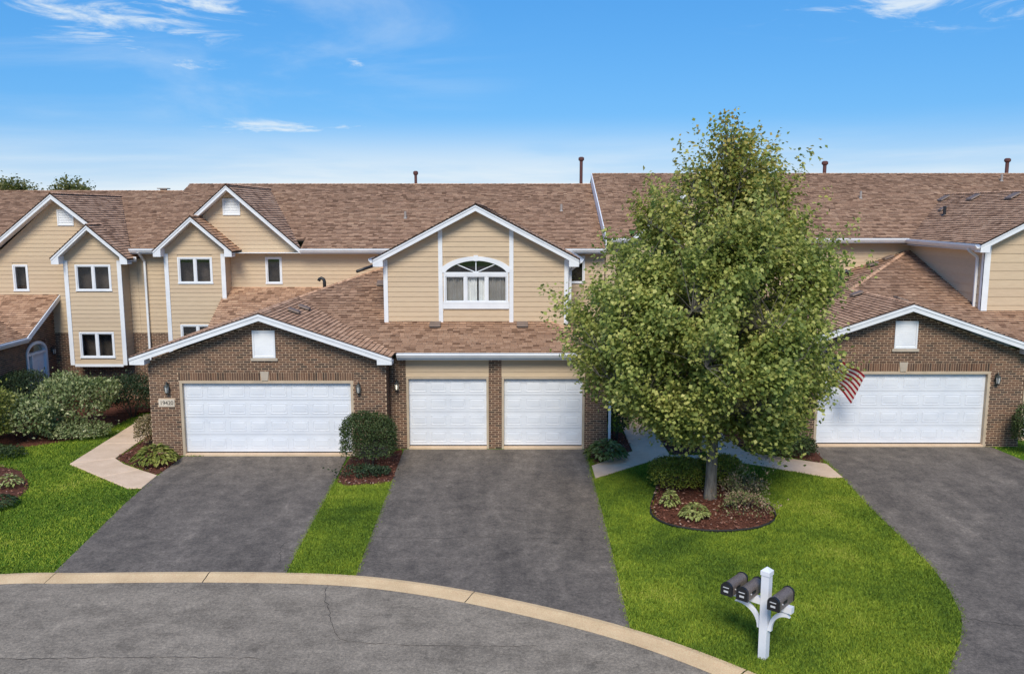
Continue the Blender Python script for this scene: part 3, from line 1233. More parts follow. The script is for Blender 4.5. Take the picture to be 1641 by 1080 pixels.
# kerb, section by section
kerb = MB()
vs = []
lo = offset_line(KT, 0.02)
lo2 = offset_line(KT, 0.42)
nk = len(KT)
kerb.add([(p[0], p[1], 0.004) for p in lo] + [(p[0], p[1], 0.003) for p in lo2], [(i, i + 1, nk + i + 1, nk + i) for i in range(nk - 1)])
kerb_o = tag(kerb.build('kerb', 'dark_gap'), kind='structure')
joints = [-26, -19.2, -13.6, -8.95, -6.2, -0.88, 3.55, 6.4, 8.0, 8.55]


def seg_of(i):
    if KT[i][1] < 4:
        return 90 + int(-KT[i][1] / 4.0)
    return sum(1 for j in joints if KT[i][0] >= j)


prof = [(0.0, 0.030), (0.10, 0.040), (0.26, 0.022), (0.44, 0.010)]
start = 0
for i in range(1, nk + 1):
    if i == nk or seg_of(i) != seg_of(start):
        idx = list(range(start, min(i + 1, nk)))
        if len(idx) >= 2:
            mb = MB()
            rows = [offset_line(KT, d) for d, z in prof]
            vs = []
            for q, ii in enumerate(idx):
                for r, (d, z) in enumerate(prof):
                    x, y = rows[r][ii]
                    if q == len(idx) - 1 and ii + 0 < nk:
                        x0, y0 = rows[r][ii - 1]
                        x, y = x0 + (x - x0) * 0.93, y0 + (y - y0) * 0.93
                    vs.append((x, y, z))
            m = len(prof)
            fs = [(a * m + r, a * m + r + 1, (a + 1) * m + r + 1, (a + 1) * m + r) for a in range(len(idx) - 1) for r in range(m - 1)]
            mb.add(vs, fs)
            mb.build('kerb_section', 'kerb_concrete', kerb_o, smooth=False)
        start = i


def strip(name, left, right, mat, dz, nu=10, step=0.5, thick=0.0):
    """ground-following sheet between two edges given as polylines of equal length"""
    rows = []
    for i in range(len(left) - 1):
        L0, L1, R0, R1 = left[i], left[i + 1], right[i], right[i + 1]
        n = max(1, int(max(math.dist(L0, L1), math.dist(R0, R1)) / step))
        for k in range(n + (1 if i == len(left) - 2 else 0)):
            t = k / n
            rows.append(((L0[0] + (L1[0] - L0[0]) * t, L0[1] + (L1[1] - L0[1]) * t), (R0[0] + (R1[0] - R0[0]) * t, R0[1] + (R1[1] - R0[1]) * t)))
    mb = MB()
    vs = []
    for a, b in rows:
        for k in range(nu + 1):
            t = k / nu
            x, y = a[0] + (b[0] - a[0]) * t, a[1] + (b[1] - a[1]) * t
            vs.append((x, y, ghs(x, y) + dz))
    fs = [(i * (nu + 1) + k, i * (nu + 1) + k + 1, (i + 1) * (nu + 1) + k + 1, (i + 1) * (nu + 1) + k) for i in range(len(rows) - 1) for k in range(nu)]
    mb.add(vs, fs)
    return mb, rows


def drive(left, right):
    mb, rows = strip('driveway', left, right, 'asphalt_drive', 0.020)
    o = mb.build('driveway', 'asphalt_drive', fixn=False)
    return tag(o, kind='structure')


DRV_A = [(-9.55, 23.74), (-9.55, 21.9), (-9.42, 19.69), (-9.21, 17.72), (-9.0, 15.66)], [(-4.79, 23.74), (-4.64, 20.76), (-4.55, 18.36), (-4.50, 17.0), (-4.43, 15.69)]
DRV_C = [(-3.23, 24.46), (-3.16, 21.01), (-3.1, 18.16), (-3.07, 16.5), (-3.05, 15.57)], [(2.2, 24.46), (2.15, 20.76), (2.11, 17.61), (2.06, 15.53), (2.01, 13.46)]
DRV_R = [(8.66, 23.76), (8.53, 20.99), (8.42, 19.16), (8.41, 17.5), (8.39, 16.08), (8.21, 14.98), (7.92, 13.99), (7.72, 13.58), (7.38, 13.0), (6.72, 12.09), (6.3, 11.2), (5.4, 10.18)], \
        [(13.92, 23.76), (14.2, 20.99), (14.3, 19.16), (14.3, 17.5), (14.3, 16.08), (14.3, 14.98), (14.2, 13.99), (14.0, 13.2), (13.6, 12.0), (12.8, 10.4), (11, 8.2), (7.5, 6.6)]
for d in (DRV_A, DRV_C, DRV_R):
    drive(*d)
# the seam and cracks in the asphalt
def crack(pts, w, z, name='asphalt_crack'):
    pts = resample(pts, 0.08)
    a = [(x + random.gauss(0, 0.016), y + random.gauss(0, 0.016)) for x, y in pts]
    w *= 0.6
    mb = MB()
    L, Rr = offset_line(a, w / 2), offset_line(a, -w / 2)
    n = len(a)
    k = [random.uniform(-0.4, 1.5) for _ in a]
    L = [(a[i][0] + (L[i][0] - a[i][0]) * k[i], a[i][1] + (L[i][1] - a[i][1]) * k[i]) for i in range(n)]
    mb.add([(x, y, ghs(x, y) + z) for x, y in L] + [(x, y, ghs(x, y) + z) for x, y in Rr], [(i, i + 1, n + i + 1, n + i) for i in range(n - 1)])
    return tag(mb.build(name, 'tar', fixn=False), kind='structure')


crack([(-3.1, 17.57), (-2.46, 17.52), (-1.63, 17.47), (-0.9, 17.55), (-0.28, 17.54)], 0.035, 0.024)
crack([(0.3, 17.50), (1.08, 17.47), (2.05, 17.42)], 0.018, 0.024)
crack([(-3.53, 15.08), (-3.38, 14.47), (-3.17, 13.87), (-2.93, 13.21), (-2.74, 13.07), (-1.64, 12.92), (0.4, 12.9)], 0.022, 0.010)
crack([(-11, 12.45), (-8, 12.5), (-5.5, 12.55), (-4, 12.5)], 0.028, 0.010)
crack([(7.93, 13.80), (8.77, 13.56), (10.6, 13.5), (13.9, 13.45)], 0.045, 0.024)
crack([(-4.75, 17.4), (-4.9, 17.0), (-4.75, 16.5), (-4.72, 16.2)], 0.03, 0.024)
crack([(-8.4, 17.6), (-7.2, 17.35), (-6.6, 17.5)], 0.015, 0.024)


def footpath(slabs):
    m = MB()
    allp = [p for q in slabs for p in q]
    for q in slabs:
        c = Vector((sum(p[0] for p in q) / len(q), sum(p[1] for p in q) / len(q)))
        r = [(c.x + (p[0] - c.x) * 0.995, c.y + (p[1] - c.y) * 0.995) for p in q]
        m.prism([(p[0], p[1], ghs(*p) - 0.05) for p in r], [(p[0], p[1], ghs(*p) + 0.012) for p in r])
    path = tag(m.build('footpath', 'dark_gap'), kind='structure')
    for q in slabs:
        c = Vector((sum(p[0] for p in q) / len(q), sum(p[1] for p in q) / len(q)))
        def ins(p, d):
            v = Vector(p) - c
            return tuple(c + v * (1 - d / v.length))
        m = MB()
        a, b, e = [ins(p, 0.006) for p in q], [ins(p, 0.006) for p in q], [ins(p, 0.025) for p in q]
        n = len(q)
        m.add([(p[0], p[1], ghs(*p) - 0.04) for p in a] + [(p[0], p[1], ghs(*p) + 0.032) for p in b] + [(p[0], p[1], ghs(*p) + 0.042) for p in e],
              [(i, (i + 1) % n, n + (i + 1) % n, n + i) for i in range(n)] + [(n + i, n + (i + 1) % n, 2 * n + (i + 1) % n, 2 * n + i) for i in range(n)] + [tuple(range(2 * n, 3 * n))])
        m.build('slab', 'concrete', path)


WALK_L = [[(-9.55, 21.9), (-9.5, 20.83), (-9.86, 20.81), (-10.98, 21.72), (-10.25, 22.40)], [(-10.25, 22.40), (-10.98, 21.72), (-12.44, 22.93), (-11.41, 23.47), (-10.9, 22.92)],
          [(-11.41, 23.47), (-12.44, 22.93), (-12.55, 25.0), (-11.5, 25.1)], [(-11.5, 25.1), (-12.55, 25.0), (-12.66, 27.3), (-11.6, 27.3)], [(-11.6, 27.3), (-12.66, 27.3), (-12.75, 29.3), (-11.65, 29.3)]]
WALK_C = [[(2.22, 22.75), (2.22, 21.63), (3.32, 22.62), (3.0, 23.6)], [(3.0, 23.6), (3.32, 22.62), (4.61, 23.79), (3.58, 24.24)], [(3.58, 24.24), (4.61, 23.79), (4.6, 25.6), (3.58, 25.6)],
          [(3.58, 25.6), (4.6, 25.6), (4.55, 27.4), (3.65, 27.4)], [(3.65, 27.4), (4.55, 27.4), (4.5, 29.2), (3.7, 29.2)]]
WALK_R = [[(8.52, 22.05), (8.53, 20.97), (8.16, 20.96), (7.1, 21.88), (7.75, 22.6)], [(7.75, 22.6), (7.1, 21.88), (5.98, 23.02), (6.75, 23.6)], [(6.75, 23.6), (5.98, 23.02), (5.69, 23.85), (5.72, 25.4), (6.6, 25.4)],
          [(6.6, 25.4), (5.72, 25.4), (5.75, 27.2), (6.55, 27.2)], [(6.55, 27.2), (5.75, 27.2), (5.75, 29.2), (6.55, 29.2)]]
for w in (WALK_L, WALK_C, WALK_R):
    footpath(w)


def inpoly(px, py, poly):
    poly = np.asarray(poly)
    x0, y0 = poly[:, 0], poly[:, 1]
    x1, y1 = np.roll(x0, -1), np.roll(y0, -1)
    r = np.zeros(len(px), dtype=bool)
    for a, b, c, d in zip(x0, y0, x1, y1):
        if b == d:
            continue
        m = ((b > py) != (d > py)) & (px < (c - a) * (py - b) / (d - b) + a)
        r ^= m
    return r


# mulch beds
def mulch_bed(poly, dome=0.07, chips=600):
    poly = resample(list(poly) + [poly[0]], 0.25)[:-1]
    cx = sum(p[0] for p in poly) / len(poly)
    cy = sum(p[1] for p in poly) / len(poly)
    rings = [1.0, 0.93, 0.75, 0.5, 0.25]
    vs = []
    for k, r in enumerate(rings):
        for p in poly:
            x, y = cx + (p[0] - cx) * r, cy + (p[1] - cy) * r
            z = ghs(x, y) + 0.012 + dome * (1 - r * r) * 1.1 + (random.uniform(-0.012, 0.012) if k else 0)
            vs.append((x, y, z))
    vs.append((cx, cy, ghs(cx, cy) + 0.012 + dome * 1.1))
    n = len(poly)
    fs = [(k * n + i, k * n + (i + 1) % n, (k + 1) * n + (i + 1) % n, (k + 1) * n + i) for k in range(len(rings) - 1) for i in range(n)]
    fs += [((len(rings) - 1) * n + i, (len(rings) - 1) * n + (i + 1) % n, len(rings) * n) for i in range(n)]
    mb = MB()
    mb.add(vs, fs)
    bed = tag(mb.build('mulch_bed', 'mulch', fixn=False, smooth=True), kind='structure')
    P = np.array(poly)
    lo, hi = P.min(0), P.max(0)
    q = rng.uniform(lo, hi, (chips * 3, 2))
    q = q[inpoly(q[:, 0], q[:, 1], poly)][:chips]
    d = np.hypot(q[:, 0] - cx, q[:, 1] - cy) / np.hypot(*(hi - lo)) * 2
    z = gh(q[:, 0], q[:, 1]) + 0.03 + dome * np.clip(1 - d * d, 0, 1) + rng.uniform(-0.005, 0.015, len(q))
    C = np.column_stack([q, z])
    A = rng.normal(0, 1, C.shape)
    A[:, 2] *= 0.25
    N = rng.normal(0, 0.5, C.shape) + np.array([0, 0, 1.0])
    c = leaves('mulch_chips', C, A, N, rng.uniform(0.04, 0.10, len(C)), 'mulch_chip', bed, 0.45, 0.1)
    return poly


BED_T = [(4.27, 23.11), (4.05, 22.07), (3.7, 20.76), (3.33, 19.38), (3.27, 18.75), (3.52, 18.24), (4.02, 17.94), (4.55, 17.83), (5.27, 17.92), (5.8, 18.21), (6.1, 18.67), (6.15, 19.22), (6.02, 19.64),
         (5.98, 20.29), (6.1, 21.17), (6.05, 21.98), (5.8, 22.7), (5.55, 23.5), (5.11, 23.92), (4.62, 23.72)]
BED_L = [(-12.4, 18.9), (-12.25, 19.6), (-12.29, 20.15), (-12.45, 20.9), (-13.05, 21.79), (-13.74, 22.5), (-15.5, 23.0), (-17.5, 22.0), (-17, 19.0), (-14.5, 18.3)]
BED_A = [(-11.40, 23.40), (-11.47, 25.21), (-11.5, 26.6), (-10.55, 26.6), (-10.50, 23.80), (-9.62, 23.72), (-9.62, 22.0), (-10.2, 22.45), (-10.85, 22.98)]
BED_M = [(-4.70, 23.72), (-3.75, 23.75), (-3.3, 24.45), (-3.2, 22.6), (-3.2, 21.35), (-3.9, 21.1), (-4.58, 21.25)]
BED_N = [(4.66, 23.85), (4.62, 25.6), (4.58, 29.0), (5.7, 29.0), (5.68, 25.4), (5.64, 23.9), (5.3, 23.95)]
BED_C = [(2.30, 22.85), (2.3, 24.45), (2.95, 24.6), (3.0, 26.4), (3.54, 26.4), (3.54, 24.3), (2.95, 23.62)]
BED_R = [(6.8, 23.7), (7.8, 22.68), (8.48, 22.15), (8.62, 23.7), (7.9, 23.75), (7.8, 26), (6.68, 26)]
BED_W = [(-17.1, 31.2), (-10.6, 31.2), (-10.9, 29.6), (-12.9, 29.3), (-13.2, 27.3), (-13.5, 25.9), (-15.0, 24.6), (-17.1, 24.9)]
beds = [mulch_bed(BED_T, 0.10, 2600), mulch_bed(BED_L, 0.08, 900), mulch_bed(BED_A, 0.05, 600), mulch_bed(BED_M, 0.06, 700), mulch_bed(BED_N, 0.04, 900), mulch_bed(BED_C, 0.04, 300),
        mulch_bed(BED_R, 0.04, 300), mulch_bed(BED_W, 0.05, 500)]
# black edging strip round the tree bed
edge = beds[0]
sel = [p for p in edge if not (p[1] > 20.2 and p[0] > 5.0) and p[1] < 23.2]
k0 = max(range(len(sel)), key=lambda i: math.dist(sel[i], sel[(i + 1) % len(sel)]))
sel = sel[k0 + 1:] + sel[:k0 + 1]
mb = MB()
pts = [(p[0], p[1], ghs(*p) + 0.055) for p in sel]
mb.tube(pts, 0.024, 8)
for a, b in zip(pts[:-1], pts[1:]):
    mb.add([(a[0], a[1], a[2]), (b[0], b[1], b[2]), (b[0], b[1], b[2] - 0.1), (a[0], a[1], a[2] - 0.1)], [(0, 1, 2, 3)])
tag(mb.build('bed_edging', 'edging', loc=(4.4, 17.9, 0), fixn=False, smooth=True), 'black plastic edging curving round the mulch bed under the tree', 'edging')

# ------------------------------------------------------------------ townhouses
YA, YC, YM = 23.85, 24.58, 31.3
EAVE, SL = 2.97, 0.338
MAIN = 0.408


def gable_garage(H, dx, dz, number=None):
    """double garage with a brick gable front; returns nothing, adds parts to H"""
    P = front(YA)
    x = lambda v: v + dx
    z = lambda v: v + dz
    xl, xr = x(-10.47), x(-3.63)
    d0, d1, dt = x(-9.52), x(-4.66), z(2.155)
    poly = [(xl, z(-0.25)), (xr, z(-0.25)), (xr, z(2.78)), (x(-7.1), z(3.98)), (xl, z(2.80))]
    holes = [(d0 - 0.075, d1 + 0.075, z(-0.3), dt + 0.075), (x(-9.62), x(-4.56), dt + 0.07, z(2.47)), (x(-7.43), x(-6.78), z(2.9), z(3.69))]
    if number:
        holes.append((x(-10.22), x(-9.76), z(1.47), z(1.69)))
    wall = H.brick_wall(P, poly, holes)
    mb = MB()
    for h in ((x(-9.62), x(-4.56), dt + 0.07, z(2.47)),):
        mb.add([P.p(h[0], h[2], 0.001), P.p(h[1], h[2], 0.001), P.p(h[1], h[3], 0.001), P.p(h[0], h[3], 0.001)], [(0, 1, 2, 3)])
    lint = mb.build('lintel', 'mortar', H.root)
    H.soldier(lint, P, x(-9.62), x(-7.245), dt + 0.08, z(2.47))
    H.soldier(lint, P, x(-6.995), x(-4.56), dt + 0.08, z(2.47))
    kb = MB()
    c = x(-7.12)
    kb.prism([P.p(c - 0.085, dt + 0.08, -0.02), P.p(c + 0.085, dt + 0.08, -0.02), P.p(c + 0.125, z(2.50), -0.02), P.p(c - 0.125, z(2.50), -0.02)],
             [P.p(c - 0.085, dt + 0.08, 0.035), P.p(c + 0.085, dt + 0.08, 0.035), P.p(c + 0.125, z(2.50), 0.035), P.p(c - 0.125, z(2.50), 0.035)])
    kb.build('keystone', 'stone', H.root)
    H.louvre(P, x(-7.43), x(-6.78), z(2.9), z(3.69))
    H.garage_door(P, d0, d1, z(0.06), dt, 8)
    H.lantern(P, x(-9.93), z(2.02))
    H.lantern(P, x(-4.42), z(2.02))
    if number:
        mb = MB()
        pbox(mb, P, x(-10.22), x(-9.76), z(1.47), z(1.69), -0.02, 0.022)
        pl = mb.build('number_plaque', 'plaque', H.root)
        cu = bpy.data.curves.new('plaque_text', 'FONT')
        cu.body = number
        cu.size = 0.165
        cu.extrude = 0.003
        cu.align_x = 'CENTER'
        cu.align_y = 'CENTER'
        cu.space_character = 0.95
        to = bpy.data.objects.new('house_number', cu)
        col.objects.link(to)
        dg = bpy.context.evaluated_depsgraph_get()
        me = bpy.data.meshes.new_from_object(to.evaluated_get(dg))
        bpy.data.objects.remove(to)
        me.materials.clear()
        me.materials.append(M['lettering'])
        no = bpy.data.objects.new('house_number', me)
        link(no, pl)
        no.location = Vector(P.p(x(-9.99), z(1.575), 0.0245)) - rootloc(pl)
        no.rotation_euler = (R(90), 0, 0)
    # side walls of the garage
    Q = facing_left(xl)
    H.backing(Q, [(YA, z(-0.25)), (YM, z(-0.25)), (YM, z(2.8)), (YA, z(2.8))], [], 'brick', 0.0)
    # rake trim
    yf = YA - 0.40
    H.rake(yf, (x(-7.12), z(4.20)), [(x(-10.82), z(2.95)), (x(-3.40), z(2.95))], hgt=0.19, ret=(0.42, 0.19), soffit=0.39)
    return


def c_roof_faces(x0, dz, xright, ridge_x=-7.12, dormer_back=YM):
    """gable over the double garage joined to the long front slope with hips"""
    z = EAVE + dz
    yf = YA - 0.40
    ye = YC - 0.35
    half = 3.70
    xr_, xl = ridge_x + x0, ridge_x - half + x0
    xv = ridge_x + half + x0
    yr = ye + half
    tl = YM - yr
    faces = [
        ([(xr_, yf), (xv, yf), (xv, ye), (xr_, yr)], (xv, ye, z), -SL, 0),
        ([(xl, yf), (xr_, yf), (xr_, YM), (xl, YM)], (xl, yf, z), SL, 0),
        ([(xr_, yr), (xr_ + tl, YM), (xr_, YM)], (xl, yf, z), SL, 0),
    ]
    caps = [((xr_, yf, z + SL * half), (xr_, yr, z + SL * half)), ((xr_, yr, z + SL * half), (xr_ + tl, YM, z + SL * (half + tl)))]
    if xright - (YM - ye) > xr_ + tl:
        faces.append(([(xv, ye), (xright, ye), (xright - (YM - ye), YM), (xr_ + tl, YM), (xr_, yr)], (xv, ye, z), 0, SL))
        faces.append(([(xright, ye), (xright, YM), (xright - (YM - ye), YM)], (xright, ye, z), -SL, 0))
        caps.append(((xright, ye, z), (xright - (YM - ye), YM, z + SL * (YM - ye))))
    else:
        # the two hips meet before the wall
        ym = (xright + ye - xr_ + yr) / 2
        xm = xr_ + ym - yr
        faces.append(([(xv, ye), (xright, ye), (xm, ym), (xr_, yr)], (xv, ye, z), 0, SL))
        faces.append(([(xright, ye), (xright, YM), (xm, YM), (xm, ym)], (xright, ye, z), -SL, 0))
        caps.append(((xright, ye, z), (xm, ym, z + SL * (ym - ye))))
    return faces, caps


# ================= middle block (garage 19420 and the pair of single garages)
H = House('brick_townhouse', (-5.2, YA, 0), 'tan sided brick townhouse numbered 19420 with one wide and two narrow white garage doors')
gable_garage(H, 0.0, 0.0, '19420')
# right return of the gable garage and the front of the single garages
H.brick_wall(facing_right(-3.63), [(YA + 0.01, -0.2), (YC, -0.2), (YC, 2.78), (YA + 0.01, 2.78)])
PC = front(YC)
D1, D2 = (-3.08, -0.76), (-0.24, 2.10)
for a, b in ((-3.62, D1[0] - 0.07), (D1[1] + 0.07, D2[0] - 0.07), (D2[1] + 0.07, 2.84)):
    H.brick_wall(PC, [(a, -0.2), (b, -0.2), (b, 2.78), (a, 2.78)])
for d in (D1, D2):
    H.garage_door(PC, d[0], d[1], 0.06, 2.14, 4, fw=0.065)
    H.siding(PC, [(d[0] - 0.07, 2.21), (d[1] + 0.07, 2.21), (d[1] + 0.07, 2.76), (d[0] - 0.07, 2.76)], expo=0.14)
H.lantern(PC, -3.42, 1.95, lit=True)
H.backing(facing_right(2.84), [(YC, -0.2), (YM, -0.2), (YM, 2.8), (YC, 2.8)], [], 'brick')
H.gutter((-3.36, YC - 0.36, EAVE), (3.16, YC - 0.36, EAVE), (0, -1, 0))
mb = MB()
mb.box(-3.36, 3.14, YC - 0.34, YC, 2.765, 2.785)
mb.build('soffit', 'white_trim', H.root)
H.downspout([(2.95, YC - 0.30, 2.8), (2.91, YC - 0.06, 2.55), (2.91, YC - 0.06, 0.05)])
f, c = c_roof_faces(0.0, 0.0, 3.16)
garage_roof = H.roof(f, c)
# attic vents on it
H.box_vent(-6.55, 25.2, EAVE + SL * 3.1, -SL, 0)
H.box_vent(-6.5, 26.25, EAVE + SL * 3.05, -SL, 0)
for xx in (-2.38, 0.32):
    H.box_vent(xx, 25.85, EAVE + SL * (25.85 - 24.23), 0, SL, 0.36, 0.26)
H.box_vent(-4.45, 28.9, EAVE + SL * (28.9 - 24.23), 0, SL, 0.4, 0.3)
mb = MB()
mb.tube([(-4.2, 30.8, 5.42), (-4.65, 30.45, 5.24), (-5.1, 29.95, 5.10), (-5.45, 29.6, 4.98)], 0.055, 10)
mb.build('drain_pipe', 'black_plastic', H.root, smooth=True)
mb = MB()
mb.tube([(-6.62, 29.7, 4.2), (-6.62, 29.7, 4.62), (-6.645, 29.7, 4.70), (-6.72, 29.7, 4.74), (-6.79, 29.7, 4.71), (-6.82, 29.7, 4.64)], 0.058, 12)
mb.build('gooseneck_vent', 'black_plastic', H.root, smooth=True)

# main storey wall behind
PM = front(YM)
wA = (-9.14, -8.53, 4.40, 5.40)
wR = (2.10, 2.70, 4.42, 5.45)
H.brick_wall(PM, [(-13.895, -0.2), (-10.47, -0.2), (-10.47, 2.57), (-13.895, 2.57)])
H.siding(PM, [(-13.895, 2.57), (3.43, 2.57), (3.43, 5.55), (-13.895, 5.55)], [wA, wR], expo=0.155)
H.brick_wall(PM, [(2.86, -0.2), (3.43, -0.2), (3.43, 2.57), (2.86, 2.57)])
gx, gz, gs = -10.33, 8.02, 0.875          # tall gable
gl, grr = gx - 2.62, gx + 2.62
H.siding(PM, [(gl + 0.1, 5.55), (grr - 0.1, 5.55), (grr - 0.28, 5.70), (gx, gz - 0.12), (gl + 0.28, 5.70)], [(-10.62, -9.98, 6.93, 7.53)], expo=0.155)
H.window(PM, *wA, n=1)
H.window(PM, *wR, n=1)
H.louvre(PM, -10.62, -9.98, 6.93, 7.53, sill=False)
H.rake(YM - 0.45, (gx, gz), [(gl, 5.72), (grr, 5.72)], hgt=0.19, soffit=0.44)
# projecting bay with its own little gable
bx0, bx1, YB = -12.59, -10.44, YM - 0.65
PB = front(YB)
w1, w2 = (-12.14, -10.88, 4.46, 5.43), (-12.16, -10.90, 2.0, 2.97)
H.siding(PB, [(bx0, 1.5), (bx1, 1.5), (bx1, 5.93), (-11.45, 6.80), (bx0, 5.82)], [w1, w2], expo=0.155)
H.siding(facing_left(bx0), [(YB, 1.5), (YM, 1.5), (YM, 5.5), (YB, 5.5)], expo=0.155)
H.siding(facing_right(bx1), [(YB, 1.5), (YM, 1.5), (YM, 5.5), (YB, 5.5)], expo=0.155)
H.window(PB, *w1, n=2)
H.window(PB, *w2, n=2)
H.trim('corner_board', PB, [(bx0 - 0.03, bx0 + 0.12, 1.46, 5.55, 0.0, 0.04), (bx1 - 0.12, bx1 + 0.03, 1.46, 5.55, 0.0, 0.04), (bx0 + 0.121, bx1 - 0.121, 1.40, 1.499, -0.3, 0.03)])
bcx = -11.45
H.rake(YB - 0.40, (bcx, 6.88), [(bcx - 1.40, 5.66), (bcx + 1.42, 5.66)], hgt=0.17, ret=(0.27, 0.20), soffit=0.39)
H.roof([([(bcx, YB - 0.42), (bcx + 1.44, YB - 0.42), (bcx + 1.44, YM), (bcx, YM)], (bcx + 1.44, YB, 5.65), -0.868, 0),
        ([(bcx - 1.42, YB - 0.42), (bcx, YB - 0.42), (bcx, YM), (bcx - 1.42, YM)], (bcx - 1.42, YB, 5.668), 0.868, 0)],
       [((bcx, YB - 0.42, 6.90), (bcx, YM, 6.90))])
# main roof
EM, YE = 5.72, YM - 0.45
yb = YE + (gz + 0.02 - EM) / MAIN
YRG = 37.0
ZR = EM + MAIN * (YRG - YE)
# the front slope is laid in pieces round the gable
gfaces = [([(-13.95, YE), (gl, YE), (gl, YRG), (-13.95, YRG)], (0, YE, EM), 0, MAIN), ([(gl, YM + 0.25), (grr, YM + 0.25), (grr, YRG), (gl, YRG)], (0, YE, EM), 0, MAIN),
          ([(grr, YE), (3.40, YE), (3.40, YRG), (grr, YRG)], (0, YE, EM), 0, MAIN),
          ([(-13.95, YRG), (3.40, YRG), (3.40, YRG + 6), (-13.95, YRG + 6)], (0, YRG, ZR), 0, -MAIN)]
H.roof(gfaces, [((-13.95, YRG, ZR), (3.40, YRG, ZR))])
H.roof([([(gx, YE - 0.02), (grr, YE - 0.02), (gx, yb)], (grr, YE, EM + 0.01), -gs, 0), ([(gl, YE - 0.02), (gx, YE - 0.02), (gx, yb)], (gl, YE, EM + 0.01), gs, 0)],
       [((gx, YE - 0.02, gz + 0.01), (gx, yb, gz + 0.01))])
H.gutter((grr - 0.02, YE - 0.01, EM), (-4.15, YE - 0.01, EM), (0, -1, 0))
H.gutter((1.9, YE - 0.01, EM), (3.42, YE - 0.01, EM), (0, -1, 0))
H.gutter((-13.93, YE - 0.01, EM), (gl + 0.0, YE - 0.01, EM), (0, -1, 0))
mb = MB()
mb.box(-13.93, 3.42, YE + 0.02, YM, 5.555, 5.575)
mb.build('soffit', 'white_trim', H.root)
H.downspout([(-13.62, YE - 0.07, 5.6), (-13.58, YM - 0.10, 5.25), (-13.58, YM - 0.10, 0.1)])
mb = MB()                                  # end and rear walls
mb.box(-13.9, 3.43, 42.6, 42.8, 0, 5.7)
mb.build('rear_wall', 'siding', H.root)
# shed roof over the entry, between garage and main wall
H.roof([([(-10.60, 28.7), (-6.6, 28.7), (-6.6, YM), (-10.60, YM)], (0, YM, 4.29), 0, 0.55)])
# dormer
YD = 26.2
dxl, dxr, dcx = -3.98, 1.74, -1.11
PD = front(YD)
dl, dr, dp = -4.26, 2.05, 7.27
de = 5.62
bw = 0.13
m1, m2 = -2.22, -0.02                      # inner pilasters (centres)
arch0, arch1 = -2.13, -0.11
wz0, wz1, wzs = 4.22, 5.12, 5.22
ztop = lambda x: dp - 0.14 - (dp - de) / (dcx - dl) * abs(x - dcx)
H.siding(PD, [(dxl, 3.5), (m1, 3.5), (m1, ztop(m1)), (dxl, ztop(dxl))], expo=0.155)
wallc = H.siding(PD, [(m1, 3.5), (m2, 3.5), (m2, ztop(m2)), (dcx, ztop(dcx)), (m1, ztop(m1))], [(arch0, arch1, 4.06, 5.70)], expo=0.155)
H.siding(PD, [(m2, 3.5), (dxr, 3.5), (dxr, ztop(dxr)), (m2, ztop(m2))], expo=0.155)
for xx, a in ((dxl, 0), (m1, 1), (m2, 1), (dxr, 0)):
    off = -0.05 if xx == dxl else (0.05 if xx == dxr else 0)
    H.trim('corner_board', PD, [(xx + off * -1 - bw / 2, xx - off + bw / 2, 3.55, min(ztop(xx - bw), ztop(xx + bw)) + 0.02, 0.0, 0.045)])
H.siding(facing_left(dxl), [(YD, 3.4), (YM, 3.4), (YM, 5.6), (YD, 5.6)], expo=0.155)
H.siding(facing_right(dxr), [(YD, 3.4), (YM, 3.4), (YM, 5.6), (YD, 5.6)], expo=0.155)
H.rake(YD - 0.36, (dcx, dp), [(dl, de), (dr, de)], hgt=0.20, ret=(0.30, 0.24), soffit=0.35)
ds = (dp - de) / (dcx - dl)
dyb = YE + (dp - EM) / MAIN
H.roof([([(dcx, YD - 0.38), (dr + 0.03, YD - 0.38), (dr + 0.03, YE + 0.0), (dcx, dyb)], (dcx, YD, dp + 0.01), -ds, 0),
        ([(dl - 0.03, YD - 0.38), (dcx, YD - 0.38), (dcx, dyb), (dl - 0.03, YE + 0.0)], (dcx, YD, dp + 0.01), ds, 0)],
       [((dcx, YD - 0.38, dp + 0.01), (dcx, dyb, dp + 0.01))])
H.gutter((dl - 0.02, YD - 0.3, de), (dl - 0.02, YE, de), (-1, 0, 0))
H.gutter((dr + 0.02, YD - 0.3, de), (dr + 0.02, YE, de), (1, 0, 0))
H.downspout([(dr + 0.06, YD - 0.1, 5.5), (dxr + 0.09, YD + 0.12, 5.25), (dxr + 0.07, YD + 0.12, 3.75)])
